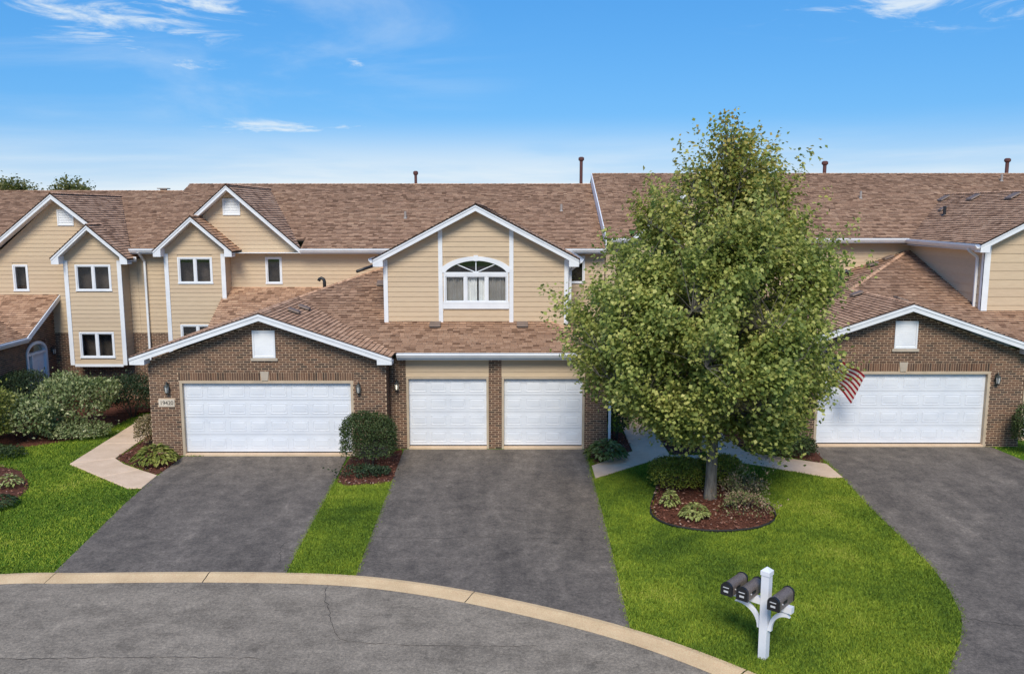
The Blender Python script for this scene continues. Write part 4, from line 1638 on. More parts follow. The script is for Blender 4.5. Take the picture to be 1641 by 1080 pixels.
# arched picture window of the dormer: three sashes, fan light above
def arch_window(H, P, u0, u1, z0, zs, rise, mat_c):
    c = (u0 + u1) / 2
    w3 = (u1 - u0)
    H.window(P, u0, u1, z0, zs, n=3, curtain=['curtain_grey', 'curtain', 'curtain_grey'], depth=0.5)
    n = 24
    def arc(k, grow):
        t = -1 + 2 * k / n
        return c + t * (w3 / 2 + grow), zs + 0.06 + grow * 0.9 + (rise + grow * 0.1) * (1 - t * t) ** 0.72
    mb = MB()
    inner = [arc(k, -0.03) for k in range(n + 1)]
    outer = [arc(k, 0.10) for k in range(n + 1)]
    for k in range(n):
        q = [inner[k], inner[k + 1], outer[k + 1], outer[k]]
        mb.prism([P.p(a, b, -0.05) for a, b in q], [P.p(a, b, 0.05) for a, b in q])
    head = mb.build('arch_trim', 'white_trim', H.root)
    mb = MB()
    mb.prism([P.p(c - 0.06, outer[n // 2][1] - 0.14, 0.02), P.p(c + 0.06, outer[n // 2][1] - 0.14, 0.02), P.p(c + 0.07, outer[n // 2][1] + 0.035, 0.02), P.p(c - 0.07, outer[n // 2][1] + 0.035, 0.02)],
             [P.p(c - 0.06, outer[n // 2][1] - 0.14, 0.07), P.p(c + 0.06, outer[n // 2][1] - 0.14, 0.07), P.p(c + 0.07, outer[n // 2][1] + 0.035, 0.07), P.p(c - 0.07, outer[n // 2][1] + 0.035, 0.07)])
    mb.build('arch_keystone', 'white_trim', head)
    fan = MB()
    pbox(fan, P, u0, u1, zs + 0.002, zs + 0.07, -0.05, 0.04)
    pbox(fan, P, c - 0.014, c + 0.014, zs + 0.07, zs + rise + 0.03, -0.03, 0.012)
    for sg in (-1, 1):
        a, b = (c + sg * 0.02, zs + 0.07), (c + sg * w3 * 0.33, zs + rise * 0.86)
        d = Vector((b[0] - a[0], b[1] - a[1])).normalized()
        nn = Vector((-d.y, d.x)) * 0.013
        q = [(a[0] + nn.x, a[1] + nn.y), (a[0] - nn.x, a[1] - nn.y), (b[0] - nn.x, b[1] - nn.y), (b[0] + nn.x, b[1] + nn.y)]
        fan.prism([P.p(x, y, -0.03) for x, y in q], [P.p(x, y, 0.010) for x, y in q])
    fl = fan.build('fan_light', 'white_trim', H.root)
    g = MB()
    pts = [(u0 + 0.02, zs + 0.06)] + inner[1:-1] + [(u1 - 0.02, zs + 0.06)]
    g.prism([P.p(a, b, -0.028) for a, b in pts], [P.p(a, b, -0.022) for a, b in pts])
    g.build('pane', 'window_glass', fl)
    rv = MB()
    q0 = [P.p(a, b, -0.055) for a, b in pts]
    q1 = [P.p(a, b, -0.4) for a, b in pts]
    rv.prism(q0, q1, 0, cap=False)
    rv.add(q1, [tuple(range(len(q1)))])
    rv.build('reveal', 'interior', fl)
    # siding above the arch, cut to the curve
    sp = MB()
    for k in range(n):
        q = [outer[k], outer[k + 1], (outer[k + 1][0], 5.75), (outer[k][0], 5.75)]
        sp.add([P.p(a, b, -0.004) for a, b in q], [(0, 1, 2, 3)])
    sp.build('wall', 'siding', H.root)
    mb = MB()
    pbox(mb, P, u0 - 0.02, u1 + 0.02, z0 - 0.17, z0 - 0.003, -0.02, 0.04)
    mb.build('apron_board', 'white_trim', H.root)


arch_window(H, PD, arch0, arch1, wz0, wz1, 0.40, None)
H.pipe(-4.2, 33.5, EM + MAIN * (33.5 - YE) - 0.05, EM + MAIN * (33.5 - YE) + 0.28, 0.045)
H.pipe(1.98, 34.2, EM + MAIN * (34.2 - YE) - 0.05, EM + MAIN * (34.2 - YE) + 0.28, 0.045)
H.pipe(-4.17, 37.1, ZR - 0.1, ZR + 0.42, 0.06, 'flue_red', True, 'flue')
H.pipe(3.0, 37.2, ZR - 0.1, ZR + 1.02, 0.07, 'flue_red', True, 'flue')
H.finish()

# ================= left block
HL = House('brick_townhouse', (-17.0, YM, 0), 'tan sided brick townhouse with white arched entry door beside a clipped dark shrub')
dzL = -0.29
EL = EM + dzL
ZRL = ZR + dzL
HL.brick_wall(PM, [(-17.15, -0.2), (-13.9, -0.2), (-13.9, 2.57), (-17.15, 2.57)])
wL = (-18.53, -17.96, 4.13, 5.12)
HL.siding(PM, [(-26, 2.57), (-13.9, 2.57), (-13.9, EL - 0.15), (-26, EL - 0.15)], [wL], expo=0.155)
HL.window(PM, *wL, n=1)
lgx, lgz, lgs = -16.68, 7.70, 0.80
lgl, lgr = lgx - 2.78, lgx + 2.78
HL.siding(PM, [(lgl + 0.1, EL - 0.15), (lgr - 0.1, EL - 0.15), (lgr - 0.3, EL + 0.01), (lgx, lgz - 0.12), (lgl + 0.3, EL + 0.01)], [(-16.72, -16.12, 6.55, 7.13)], expo=0.155)
HL.louvre(PM, -16.72, -16.12, 6.55, 7.13, sill=False)
HL.rake(YM - 0.45, (lgx, lgz), [(lgl, lgz - lgs * 2.78), (lgr, lgz - lgs * 2.78)], hgt=0.19, soffit=0.44)
b0, b1 = -16.25, -14.22
v1, v2 = (-15.88, -14.58, 4.19, 5.16), (-15.90, -14.62, 1.72, 2.69)
HL.siding(PB, [(b0, 1.5), (b1, 1.5), (b1, 5.71), (-15.17, 6.52), (b0, 5.60)], [v1, v2], expo=0.155)
HL.siding(facing_right(b1), [(YB, 1.5), (YM, 1.5), (YM, 5.3), (YB, 5.3)], expo=0.155)
HL.siding(facing_left(b0), [(YB, 1.5), (YM, 1.5), (YM, 5.3), (YB, 5.3)], expo=0.155)
HL.window(PB, *v1, n=2)
HL.window(PB, *v2, n=2)
HL.trim('corner_board', PB, [(b0 - 0.03, b0 + 0.12, 1.46, 5.3, 0.0, 0.04), (b1 - 0.12, b1 + 0.03, 1.46, 5.3, 0.0, 0.04), (b0 + 0.121, b1 - 0.121, 1.40, 1.499, -0.3, 0.03)])
lbc = -15.17
HL.rake(YB - 0.40, (lbc, 6.58), [(lbc - 1.35, 5.39), (lbc + 1.38, 5.39)], hgt=0.17, ret=(0.27, 0.20), soffit=0.39)
HL.roof([([(lbc, YB - 0.42), (lbc + 1.40, YB - 0.42), (lbc + 1.40, YM), (lbc, YM)], (lbc, YB, 6.60), -0.87, 0),
         ([(lbc - 1.38, YB - 0.42), (lbc, YB - 0.42), (lbc, YM), (lbc - 1.38, YM)], (lbc, YB, 6.60), 0.87, 0)],
        [((lbc, YB - 0.42, 6.60), (lbc, YM, 6.60))])
lyb = YE + (lgz - EL) / MAIN
HL.roof([([(-32, YE), (lgl, YE), (lgl, YRG), (-32, YRG)], (0, YE, EL), 0, MAIN), ([(lgl, YM + 0.25), (lgr, YM + 0.25), (lgr, YRG), (lgl, YRG)], (0, YE, EL), 0, MAIN),
         ([(lgr, YE), (-13.95, YE), (-13.95, YRG), (lgr, YRG)], (0, YE, EL), 0, MAIN), ([(-32, YRG), (-13.95, YRG), (-13.95, YRG + 6), (-32, YRG + 6)], (0, YRG, ZRL), 0, -MAIN)],
        [((-32, YRG, ZRL), (-13.95, YRG, ZRL))])
HL.roof([([(lgx, YE - 0.02), (lgr, YE - 0.02), (lgx, lyb)], (lgx, YE, lgz + 0.01), -lgs, 0), ([(lgl, YE - 0.02), (lgx, YE - 0.02), (lgx, lyb)], (lgx, YE, lgz + 0.01), lgs, 0)],
        [((lgx, YE - 0.02, lgz + 0.01), (lgx, lyb, lgz + 0.01))])
HL.gutter((lgr, YE - 0.01, EL), (-13.72, YE - 0.01, EL), (0, -1, 0))
mb = MB()
mb.box(-32, -13.9, 42.6, 42.8, 0, 5.4)
mb.build('rear_wall', 'siding', HL.root)
mb = MB()                                  # flat vent on the ridge
mb.box(-15.35, -14.9, 36.95, 37.3, ZRL + 0.10, ZRL + 0.14)
mb.box(-15.25, -15.0, 37.05, 37.2, ZRL - 0.1, ZRL + 0.10)
mb.build('ridge_vent', 'pipe_grey', HL.root)
# entry wing and garage of the left block (mirror image): side wall with the arched door
XS = -17.15
PS = facing_right(XS)
dY0, dY1, dZ = 29.30, 30.62, 2.45
HL.brick_wall(PS, [(24.0, -0.2), (YM, -0.2), (YM, 3.55), (29.3, 2.60), (24.0, 2.60)], [(dY0, dY1, -0.3, dZ)])
def entry_door(H, P, u0, u1, z1):
    fr = MB()
    c = (u0 + u1) / 2
    n = 14
    rise = 0.42
    spring = z1 - rise
    arc = [(c + (u1 - u0) / 2 * math.cos(math.pi * (1 - k / n)), spring + rise * math.sin(math.pi * k / n)) for k in range(n + 1)]
    arci = [(c + ((u1 - u0) / 2 - 0.10) * math.cos(math.pi * (1 - k / n)), spring + (rise - 0.10) * math.sin(math.pi * k / n)) for k in range(n + 1)]
    for k in range(n):
        q = [arci[k], arci[k + 1], arc[k + 1], arc[k]]
        fr.prism([P.p(a, b, -0.1) for a, b in q], [P.p(a, b, 0.05) for a, b in q])
    pbox(fr, P, u0, u0 + 0.1, 0, spring, -0.1, 0.05)
    pbox(fr, P, u1 - 0.1, u1, 0, spring, -0.1, 0.05)
    pbox(fr, P, u0 + 0.1, u1 - 0.1, spring - 0.05, spring + 0.03, -0.1, 0.04)
    pbox(fr, P, u0 + 0.33, u0 + 0.39, 0, spring - 0.05, -0.1, 0.03)
    f = fr.build('entry_frame', 'white_trim', H.root)
    d = MB()
    pbox(d, P, u0 + 0.39, u1 - 0.1, 0.05, spring - 0.05, -0.09, -0.04)
    door = d.build('entry_door', 'door_white', H.root)
    for (a0, a1, b0, b1) in ((0.46, 0.72, 0.2, 0.85), (0.80, 1.10, 0.2, 0.85), (0.46, 0.72, 1.0, 1.75), (0.80, 1.10, 1.0, 1.75)):
        m = MB()
        pbox(m, P, u0 + a0, u0 + a1, b0, b1, -0.0395, -0.025)
        m.build('panel', 'door_white', door)
    h = MB()
    h.tube([P.p(u1 - 0.19, 1.0, -0.04), P.p(u1 - 0.19, 1.0, 0.03)], 0.03, 10)
    h.tube([P.p(u1 - 0.19, 1.16, -0.04), P.p(u1 - 0.19, 1.16, -0.01)], 0.03, 10)
    h.build('door_handle', 'bronze', door)
    g = MB()
    pbox(g, P, u0 + 0.1, u0 + 0.33, 0.1, spring - 0.05, -0.08, -0.07)
    pts = [(u0 + 0.1, spring + 0.03)] + [p for p in arci if p[1] > spring + 0.04] + [(u1 - 0.1, spring + 0.03)]
    g.prism([P.p(a, b, -0.08) for a, b in pts], [P.p(a, b, -0.07) for a, b in pts])
    g.build('pane', 'window_glass', f)
    b = MB()
    pbox(b, P, u0 + 0.02, u1 - 0.02, 0, z1 - 0.02, -0.5, -0.45)
    b.build('reveal', 'interior', f)
    # brick infill beside the arch
    w = MB()
    for k in range(n):
        q = [arc[k], arc[k + 1], (arc[k + 1][0], z1), (arc[k][0], z1)]
        w.add([P.p(a, bb, 0.002) for a, bb in q], [(0, 1, 2, 3)])
    w.build('wall', 'brick', H.root)


entry_door(HL, PS, dY0, dY1, dZ)
HL.lantern(PS, 30.95, 1.95)
HL.roof([([(-23.5, 29.0), (-16.88, 29.0), (-16.88, YM), (-23.5, YM)], (0, YM, 3.99), 0, 0.55)])
mb = MB()
zz = lambda y: 3.99 - 0.55 * (YM - y)
mb.prism([(-16.875, 29.0, zz(29.0) + 0.01), (-16.875, YM, zz(YM) + 0.01), (-16.875, YM, zz(YM) - 0.17), (-16.875, 29.0, zz(29.0) - 0.17)],
         [(-16.84, 29.0, zz(29.0) + 0.01), (-16.84, YM, zz(YM) + 0.01), (-16.84, YM, zz(YM) - 0.17), (-16.84, 29.0, zz(29.0) - 0.17)])
mb.build('rake_board', 'white_trim', HL.root)
mb = MB()
mb.prism([(-17.15, 29.0, zz(29.0) - 0.12), (-17.15, YM, zz(YM) - 0.12), (-16.88, YM, zz(YM) - 0.12), (-16.88, 29.0, zz(29.0) - 0.12)],
         [(-17.15, 29.0, zz(29.0) - 0.10), (-17.15, YM, zz(YM) - 0.10), (-16.88, YM, zz(YM) - 0.10), (-16.88, 29.0, zz(29.0) - 0.10)])
mb.build('soffit', 'white_trim', HL.root)
HL.roof([([(-16.88, 23.45), (-16.88, 29.3), (-20.6, 29.3 + 1.8), (-20.6, 23.45)], (-16.88, 23.45, 2.72), -SL, 0), ([(-20.6, 23.45), (-20.6, 31.2), (-24.3, 31.2), (-24.3, 23.45)], (-20.6, 23.45, 2.72 + 3.72 * SL), SL, 0)])
HL.gutter((-16.87, 23.5, 2.72), (-16.87, 29.05, 2.72), (1, 0, 0))
PLF = front(23.85)
HL.brick_wall(PLF, [(-23.95, -0.2), (-17.14, -0.2), (-17.14, 2.60), (-20.6, 3.78), (-23.95, 2.62)], [(-23.1, -18.1, -0.3, 2.23)])
HL.garage_door(PLF, -23.025, -18.175, 0.06, 2.155, 8)
HL.rake(23.42, (-20.6, 3.96), [(-24.3, 2.71), (-16.88, 2.71)], hgt=0.19, ret=(0.42, 0.19), soffit=0.42)
HL.finish(300, 300)

# ================= right block
HR = House('brick_townhouse', (12.0, YA, 0.2), 'tan sided brick townhouse with wide white garage door behind the maple and the flag')
dxR, dzR = 18.37, 0.27
gable_garage(HR, dxR, dzR)
ER = 6.10
MR = 0.418
ZRR = ER + MR * (YRG - YE)
# long front slope of the right garage roof runs on to the right
z0 = EAVE + dzR
rx = -7.12 + dxR
xl_, xv_ = rx - 3.7, rx + 3.7
ye = YC - 0.35
yr = ye + 3.7
tl = YM - yr
HR.roof([([(rx, YA - 0.40), (xv_, YA - 0.40), (xv_, ye), (rx, yr)], (xv_, ye, z0), -SL, 0),
         ([(xl_, YA - 0.40), (rx, YA - 0.40), (rx, YM), (xl_, YM)], (xl_, ye, z0), SL, 0),
         ([(rx, yr), (rx + tl, YM), (rx, YM)], (xl_, ye, z0), SL, 0),
         ([(xv_, ye), (24, ye), (24, YM), (rx + tl, YM), (rx, yr)], (xv_, ye, z0), 0, SL)],
        [((rx, YA - 0.40, z0 + SL * 3.7), (rx, yr, z0 + SL * 3.7)), ((rx, yr, z0 + SL * 3.7), (rx + tl, YM, z0 + SL * (3.7 + tl)))])
for a, b in ((14.75, 15.22), (17.68, 18.06), (20.54, 21.2)):
    HR.brick_wall(front(YC), [(a, 0.0), (b, 0.0), (b, 3.05), (a, 3.05)])
for a, b in ((15.29, 17.61), (18.13, 20.47)):
    HR.garage_door(front(YC), a, b, 0.33, 2.41, 4, fw=0.065)
    HR.siding(front(YC), [(a - 0.07, 2.48), (b + 0.07, 2.48), (b + 0.07, 3.03), (a - 0.07, 3.03)], expo=0.14)
HR.backing(front(YC), [(21.2, 0.0), (24, 0.0), (24, 3.05), (21.2, 3.05)], [], 'brick')
HR.gutter((xv_ + 0.02, ye - 0.01, z0), (24, ye - 0.01, z0), (0, -1, 0))
# main wall
HR.siding(PM, [(3.47, 2.57), (20.5, 2.57), (20.5, ER - 0.15), (3.47, ER - 0.15)], expo=0.155)
HR.brick_wall(PM, [(3.47, -0.2), (7.9, -0.2), (7.9, 2.57), (3.47, 2.57)])
rgx, rgz = 6.95, 8.38
rgl, rgr = rgx - 2.62, rgx + 2.62
HR.siding(PM, [(rgl + 0.1, ER - 0.15), (rgr - 0.1, ER - 0.15), (rgr - 0.3, ER), (rgx, rgz - 0.12), (rgl + 0.3, ER)], expo=0.155)
HR.rake(YM - 0.45, (rgx, rgz), [(rgl, ER), (rgr, ER)], hgt=0.19, soffit=0.44)
ryb = YE + (rgz - ER) / MR
rs = (rgz - ER) / 2.62
HR.roof([([(3.45, YE), (rgl, YE), (rgl, YRG), (3.45, YRG)], (0, YE, ER), 0, MR), ([(rgl, YM + 0.25), (rgr, YM + 0.25), (rgr, YRG), (rgl, YRG)], (0, YE, ER), 0, MR),
         ([(rgr, YE), (34, YE), (34, YRG), (rgr, YRG)], (0, YE, ER), 0, MR), ([(3.45, YRG), (34, YRG), (34, YRG + 6), (3.45, YRG + 6)], (0, YRG, ZRR), 0, -MR)],
        [((3.45, YRG, ZRR), (34, YRG, ZRR))])
HR.roof([([(rgx, YE - 0.02), (rgr, YE - 0.02), (rgx, ryb)], (rgx, YE, rgz + 0.01), -rs, 0), ([(rgl, YE - 0.02), (rgx, YE - 0.02), (rgx, ryb)], (rgx, YE, rgz + 0.01), rs, 0)],
        [((rgx, YE - 0.02, rgz + 0.01), (rgx, ryb, rgz + 0.01))])
HR.gutter((rgr, YE - 0.01, ER), (14.45, YE - 0.01, ER), (0, -1, 0))
HR.gutter((3.5, YE - 0.01, ER), (rgl, YE - 0.01, ER), (0, -1, 0))
# stepped parapet edge where the higher roof starts
mb = MB()
mb.prism([(3.41, YE - 0.03, ER + 0.02), (3.41, YRG, ZRR + 0.03), (3.41, YRG, ZRR - 0.46), (3.41, YE - 0.03, ER - 0.40)],
         [(3.448, YE - 0.03, ER + 0.02), (3.448, YRG, ZRR + 0.03), (3.448, YRG, ZRR - 0.46), (3.448, YE - 0.03, ER - 0.40)])
mb.build('rake_board', 'white_trim', HR.root)
# two storey wing
WX, WY = 14.75, 26.35
wcx, wrz, wre = 17.62, 7.74, 6.05
ws = 0.525
PW = front(WY)
HR.siding(PW, [(WX, 3.6), (20.5, 3.6), (20.5, 6.0), (wcx, 6.0 + ws * 2.87), (WX, 6.0)], expo=0.27)
HR.siding(facing_left(WX), [(WY, 3.4), (YM, 3.4), (YM, 5.95), (WY, 5.95)], expo=0.27)
HR.trim('corner_board', PW, [(WX - 0.03, WX + 0.16, 3.7, 6.0, 0.0, 0.045)])
HR.trim('corner_board', facing_left(WX), [(WY - 0.04, WY + 0.12, 3.7, 6.0, 0.0, 0.03)])
wl_ = wcx - (wrz - wre) / ws
HR.rake(WY - 0.35, (wcx, wrz), [(wl_, wre), (2 * wcx - wl_, wre)], hgt=0.20, ret=(0.30, 0.24), soffit=0.34)
wyb = YE + (wrz - ER) / MR
HR.roof([([(wl_, WY - 0.37), (wcx, WY - 0.37), (wcx, wyb), (wl_, YE)], (wl_, WY, wre + 0.01), ws, 0), ([(wcx, WY - 0.37), (2 * wcx - wl_, WY - 0.37), (2 * wcx - wl_, YE), (wcx, wyb)], (wcx, WY, wrz + 0.01), -ws, 0)],
        [((wcx, WY - 0.37, wrz + 0.01), (wcx, wyb, wrz + 0.01))])
HR.gutter((wl_ - 0.01, WY - 0.3, wre), (wl_ - 0.01, YE, wre + 0.03), (-1, 0, 0))
mb = MB()
mb.box(wl_ + 0.02, WX, WY, YM, wre - 0.20, wre - 0.18)
mb.build('soffit', 'white_trim', HR.root)
HR.downspout([(wl_ - 0.05, WY + 0.25, wre - 0.1), (wl_ - 0.04, WY + 0.25, wre - 0.2), (WX - 0.06, WY + 0.32, wre - 0.42), (WX - 0.06, WY + 0.32, 3.95), (WX - 0.2, WY + 0.25, 3.86)])
for yy in (34.0, 31.8, 29.3):
    HR.box_vent(wcx - 0.45, yy, wrz - ws * 0.45, ws, 0, 0.34, 0.42)
HR.box_vent(wcx - 1.25, 32.4, wrz - ws * 1.25, ws, 0, 0.26, 0.26)
HR.pipe(16.05, 31.6, wrz - ws * 1.57 - 0.05, wrz - ws * 1.57 + 0.34, 0.055, 'black_plastic')
HR.box_vent(13.05, 30.55, z0 + SL * 5.5, SL, 0)
HR.box_vent(13.75, 30.9, z0 + SL * 6.15, SL, 0)
HR.box_vent(rx - 0.3, 26.7, z0 + SL * 3.4, SL, 0)
HR.box_vent(rx + 0.25, 24.8, z0 + SL * 3.45, -SL, 0)
mb = MB()
gxx, gyy = 11.35, 29.0
mb.tube([(gxx, gyy, 4.3), (gxx, gyy, 4.85), (gxx + 0.04, gyy, 4.98), (gxx + 0.14, gyy, 5.03), (gxx + 0.24, gyy, 4.98), (gxx + 0.28, gyy, 4.88)], 0.075, 12)
mb.build('gooseneck_vent', 'black_plastic', HR.root, smooth=True)
HR.pipe(14.05, 34.4, ER + MR * (34.4 - YE) - 0.05, ER + MR * (34.4 - YE) + 0.3, 0.045)
HR.pipe(20.7, 36.2, ER + MR * (36.2 - YE) - 0.05, ER + MR * (36.2 - YE) + 0.3, 0.045)
HR.pipe(13.52, 37.1, ZRR - 0.1, ZRR + 0.40, 0.075, 'flue_red', True, 'flue')
HR.pipe(21.4, 37.1, ZRR - 0.1, ZRR + 0.52, 0.075, 'flue_red', True, 'flue')
mb = MB()
mb.box(3.5, 34, 42.6, 42.8, 0, 6.0)
mb.build('rear_wall', 'siding', HR.root)
HR.finish(300, 300)

# ------------------------------------------------------------------ maple
TX, TY = 4.86, 19.85
tree = thing('maple_tree', (TX, TY, ghs(TX, TY)), 'tall leafy maple turning yellow at the top in the mulch bed', 'tree')
prof_t = [(1.55, 5.2, 6.2), (2.0, 3.5, 7.0), (2.5, 2.5, 7.35), (3.1, 1.55, 7.6), (3.8, 1.1, 7.9), (4.5, 1.5, 7.9), (5.2, 2.1, 7.6), (5.9, 2.65, 7.25),
          (6.5, 2.95, 6.95), (7.0, 3.15, 6.75), (7.4, 3.75, 6.4), (7.8, 4.25, 5.85), (8.2, 4.5, 5.6), (8.6, 4.7, 5.4), (8.9, 4.85, 5.25)]
PZ = np.array([p[0] for p in prof_t])
PL = np.array([p[1] for p in prof_t])
PR = np.array([p[2] for p in prof_t])


def env(z):
    return np.interp(z, PZ, PL), np.interp(z, PZ, PR)


mb = MB()
trunk_pts = [(TX, TY, -0.1), (TX - 0.005, TY, 0.15), (TX + 0.0, TY, 0.6), (TX + 0.02, TY + 0.02, 1.6), (TX + 0.06, TY + 0.03, 2.6), (TX + 0.10, TY + 0.02, 4.0), (TX + 0.14, TY, 5.6), (TX + 0.16, TY, 7.2), (TX + 0.2, TY, 8.9)]
mb.tube(trunk_pts, [0.22, 0.165, 0.135, 0.125, 0.115, 0.085, 0.058, 0.034, 0.008], 14)
mb.build('trunk', 'bark', tree, smooth=True)


def trunk_at(z):
    for a, b in zip(trunk_pts[:-1], trunk_pts[1:]):
        if a[2] <= z <= b[2]:
            t = (z - a[2]) / (b[2] - a[2])
            return Vector(a).lerp(Vector(b), t)
    return Vector(trunk_pts[-1])


limbs = MB()
LP = []
NL = 74
for i in range(NL):
    zs = 1.75 + 6.6 * (i / NL) ** 0.95
    an = i * 2.39996 + random.uniform(-0.3, 0.3)
    a0 = trunk_at(zs)
    ze = zs + random.uniform(0.5, 1.5) * (1.0 if zs < 6 else 0.8)
    l, r = env(ze)
    ccx = (l + r) / 2
    rx_ = (r - l) / 2
    tip = Vector((ccx + rx_ * math.cos(an) * 0.9, TY + rx_ * 0.92 * math.sin(an) * 0.9, ze))
    mid = a0.lerp(tip, 0.5) + Vector((random.gauss(0, 0.1), random.gauss(0, 0.1), 0.12 + random.gauss(0, 0.08)))
    r0 = 0.052 * (1 - i / NL) + 0.016
    pts = [a0, a0.lerp(mid, 0.5) + Vector((0, 0, -0.03)), mid, mid.lerp(tip, 0.55) + Vector((0, 0, 0.05)), tip]
    limbs.tube(pts, [r0, r0 * 0.8, r0 * 0.6, r0 * 0.38, 0.005], 6, cap=False)
    for k in range(1, 13):
        t = k / 12 * 4
        j = min(3, int(t))
        LP.append(pts[j].lerp(pts[j + 1], t - j))
LPn = np.array([tuple(p) for p in LP])
# leaf clusters
NBO = 250
cl = []
nb = 0
while nb < NBO:
    z = random.uniform(1.75, 8.75)
    l, r = env(z)
    rx_ = (r - l) / 2
    if random.random() > (rx_ / 3.5) ** 1.2 + 0.05:
        continue
    nb += 1
    f = random.uniform(0.62, 0.93) if random.random() < 0.8 else random.uniform(0.2, 0.6)
    an = random.uniform(0, 2 * math.pi)
    c0 = np.array([(l + r) / 2 + rx_ * f * math.cos(an), TY + rx_ * 0.92 * f * math.sin(an), z])
    dirn = np.array([math.cos(an) * 0.75, math.sin(an) * 0.75, 0.65 if z < 6.5 else 1.1])
    dirn /= np.linalg.norm(dirn)
    m = random.randint(10, 16)
    for q in range(m):
        p = c0 + dirn * rng.uniform(-0.5, 0.4) + rng.normal(0, 0.17, 3)
        if 1.6 < p[2] < 8.85:
            cl.append((p[0], p[1], p[2], f))
    if random.random() < 0.35 and 2.5 < z < 8.0:       # a shoot that breaks the outline
        for q in range(3):
            p = c0 + dirn * (0.45 + 0.22 * q) + rng.normal(0, 0.07, 3)
            cl.append((p[0], p[1], p[2], 0.3))
cl = np.array(cl)
C, A, N, S = [], [], [], []
for x, y, z, f in cl:
    p = np.array([x, y, z])
    d = np.linalg.norm(LPn - p - np.array([0, 0, -0.25]), axis=1)
    j = int(d.argmin())
    q = LPn[j]
    limbs.tube([tuple(q), tuple((q + p) / 2 + np.array([0, 0, 0.03])), tuple(p)], [0.010, 0.007, 0.003], 3, cap=False)
    out = p - np.array([TX + 0.1, TY, z - 0.5])
    out = out / max(np.linalg.norm(out), 1e-6)
    up = np.array([0, 0, 1.0])
    ax = out * 0.6 + up * (0.55 if z < 6.5 else 1.2) + rng.normal(0, 0.25, 3)
    ax /= np.linalg.norm(ax)
    n = int(rng.integers(26, 56) * (1.0 if f > 0.6 else 0.6))
    tpar = rng.uniform(-0.28, 0.42 if z < 7 else 0.55, n)
    off = rng.normal(0, 0.115, (n, 3)) * (1.15 - np.clip(tpar, 0, 0.5))[:, None]
    pos = p + ax * tpar[:, None] + off
    C.append(pos)
    A.append(out * 0.7 + rng.normal(0, 0.55, (n, 3)) + np.array([0, 0, -0.35]))
    N.append(up * 0.8 + out * 0.5 + rng.normal(0, 0.55, (n, 3)))
    S.append(rng.uniform(0.065, 0.125, n))
limbs.build('limbs', 'bark', tree, smooth=True, fixn=False)
leaves('crown', np.concatenate(C), np.concatenate(A), np.concatenate(N), np.concatenate(S), 'maple_leaf', tree, 0.85, 0.25)

# ------------------------------------------------------------------ shrubs and plants


def shrub(name, label, cat, loc, r, n, leaf, mat, power=2.0, group=None, up=0.0, bumps=7, amp=0.16, aspect=0.6, lift=0.0, stems=6):
    x, y = loc
    z = ghs(x, y)
    root = thing(name, (x, y, z), label, cat, group)
    rx, ry, rz = r
    d = unit(rng.normal(0, 1, (n, 3)))
    d[:, 2] = np.where(d[:, 2] < -0.35, -d[:, 2], d[:, 2])
    den = (np.abs(d[:, 0]) ** power + np.abs(d[:, 1]) ** power + np.abs(d[:, 2]) ** power) ** (1 / power)
    rad = 1 / den
    for _ in range(bumps):
        b = unit(rng.normal(0, 1, 3) + np.array([0, 0, 0.3]))
        rad *= 1 + amp * np.exp(-((1 - d @ b) / 0.16)) * rng.choice([1, -0.6])
    fr = np.where(rng.random(n) < 0.72, rng.uniform(0.84, 1.05, n), rng.uniform(0.45, 0.86, n)) + np.where(rng.random(n) < 0.05, rng.uniform(0, amp * 0.9, n), 0)
    P = d * (rad * fr)[:, None] * np.array([rx, ry, rz * 0.5])
    P[:, 2] += rz * 0.5 + lift
    P[:, 2] = np.maximum(P[:, 2], 0.02)
    P += rng.normal(0, leaf * 0.4, P.shape)
    P += np.array([x, y, z])
    A_ = d * 0.6 + rng.normal(0, 0.6, (n, 3)) + np.array([0, 0, up])
    N_ = d + rng.normal(0, 0.5, (n, 3)) + np.array([0, 0, 0.4])
    leaves('foliage', P, A_, N_, rng.uniform(0.6, 1.4, n) * leaf, mat, root, aspect, 0.2)
    st = MB()
    for k in range(stems):
        an = k * 2.4
        tip = (x + rx * 0.6 * math.cos(an), y + ry * 0.6 * math.sin(an), z + rz * random.uniform(0.6, 0.85) + lift)
        st.tube([(x + 0.06 * math.cos(an), y + 0.06 * math.sin(an), z - 0.02), (x + rx * 0.3 * math.cos(an), y + ry * 0.3 * math.sin(an), z + rz * 0.4), tip], [0.02, 0.014, 0.004], 5, cap=False)
    st.build('stems', 'twig', root, fixn=False)
    # shaded twiggy heart of the bush
    return root


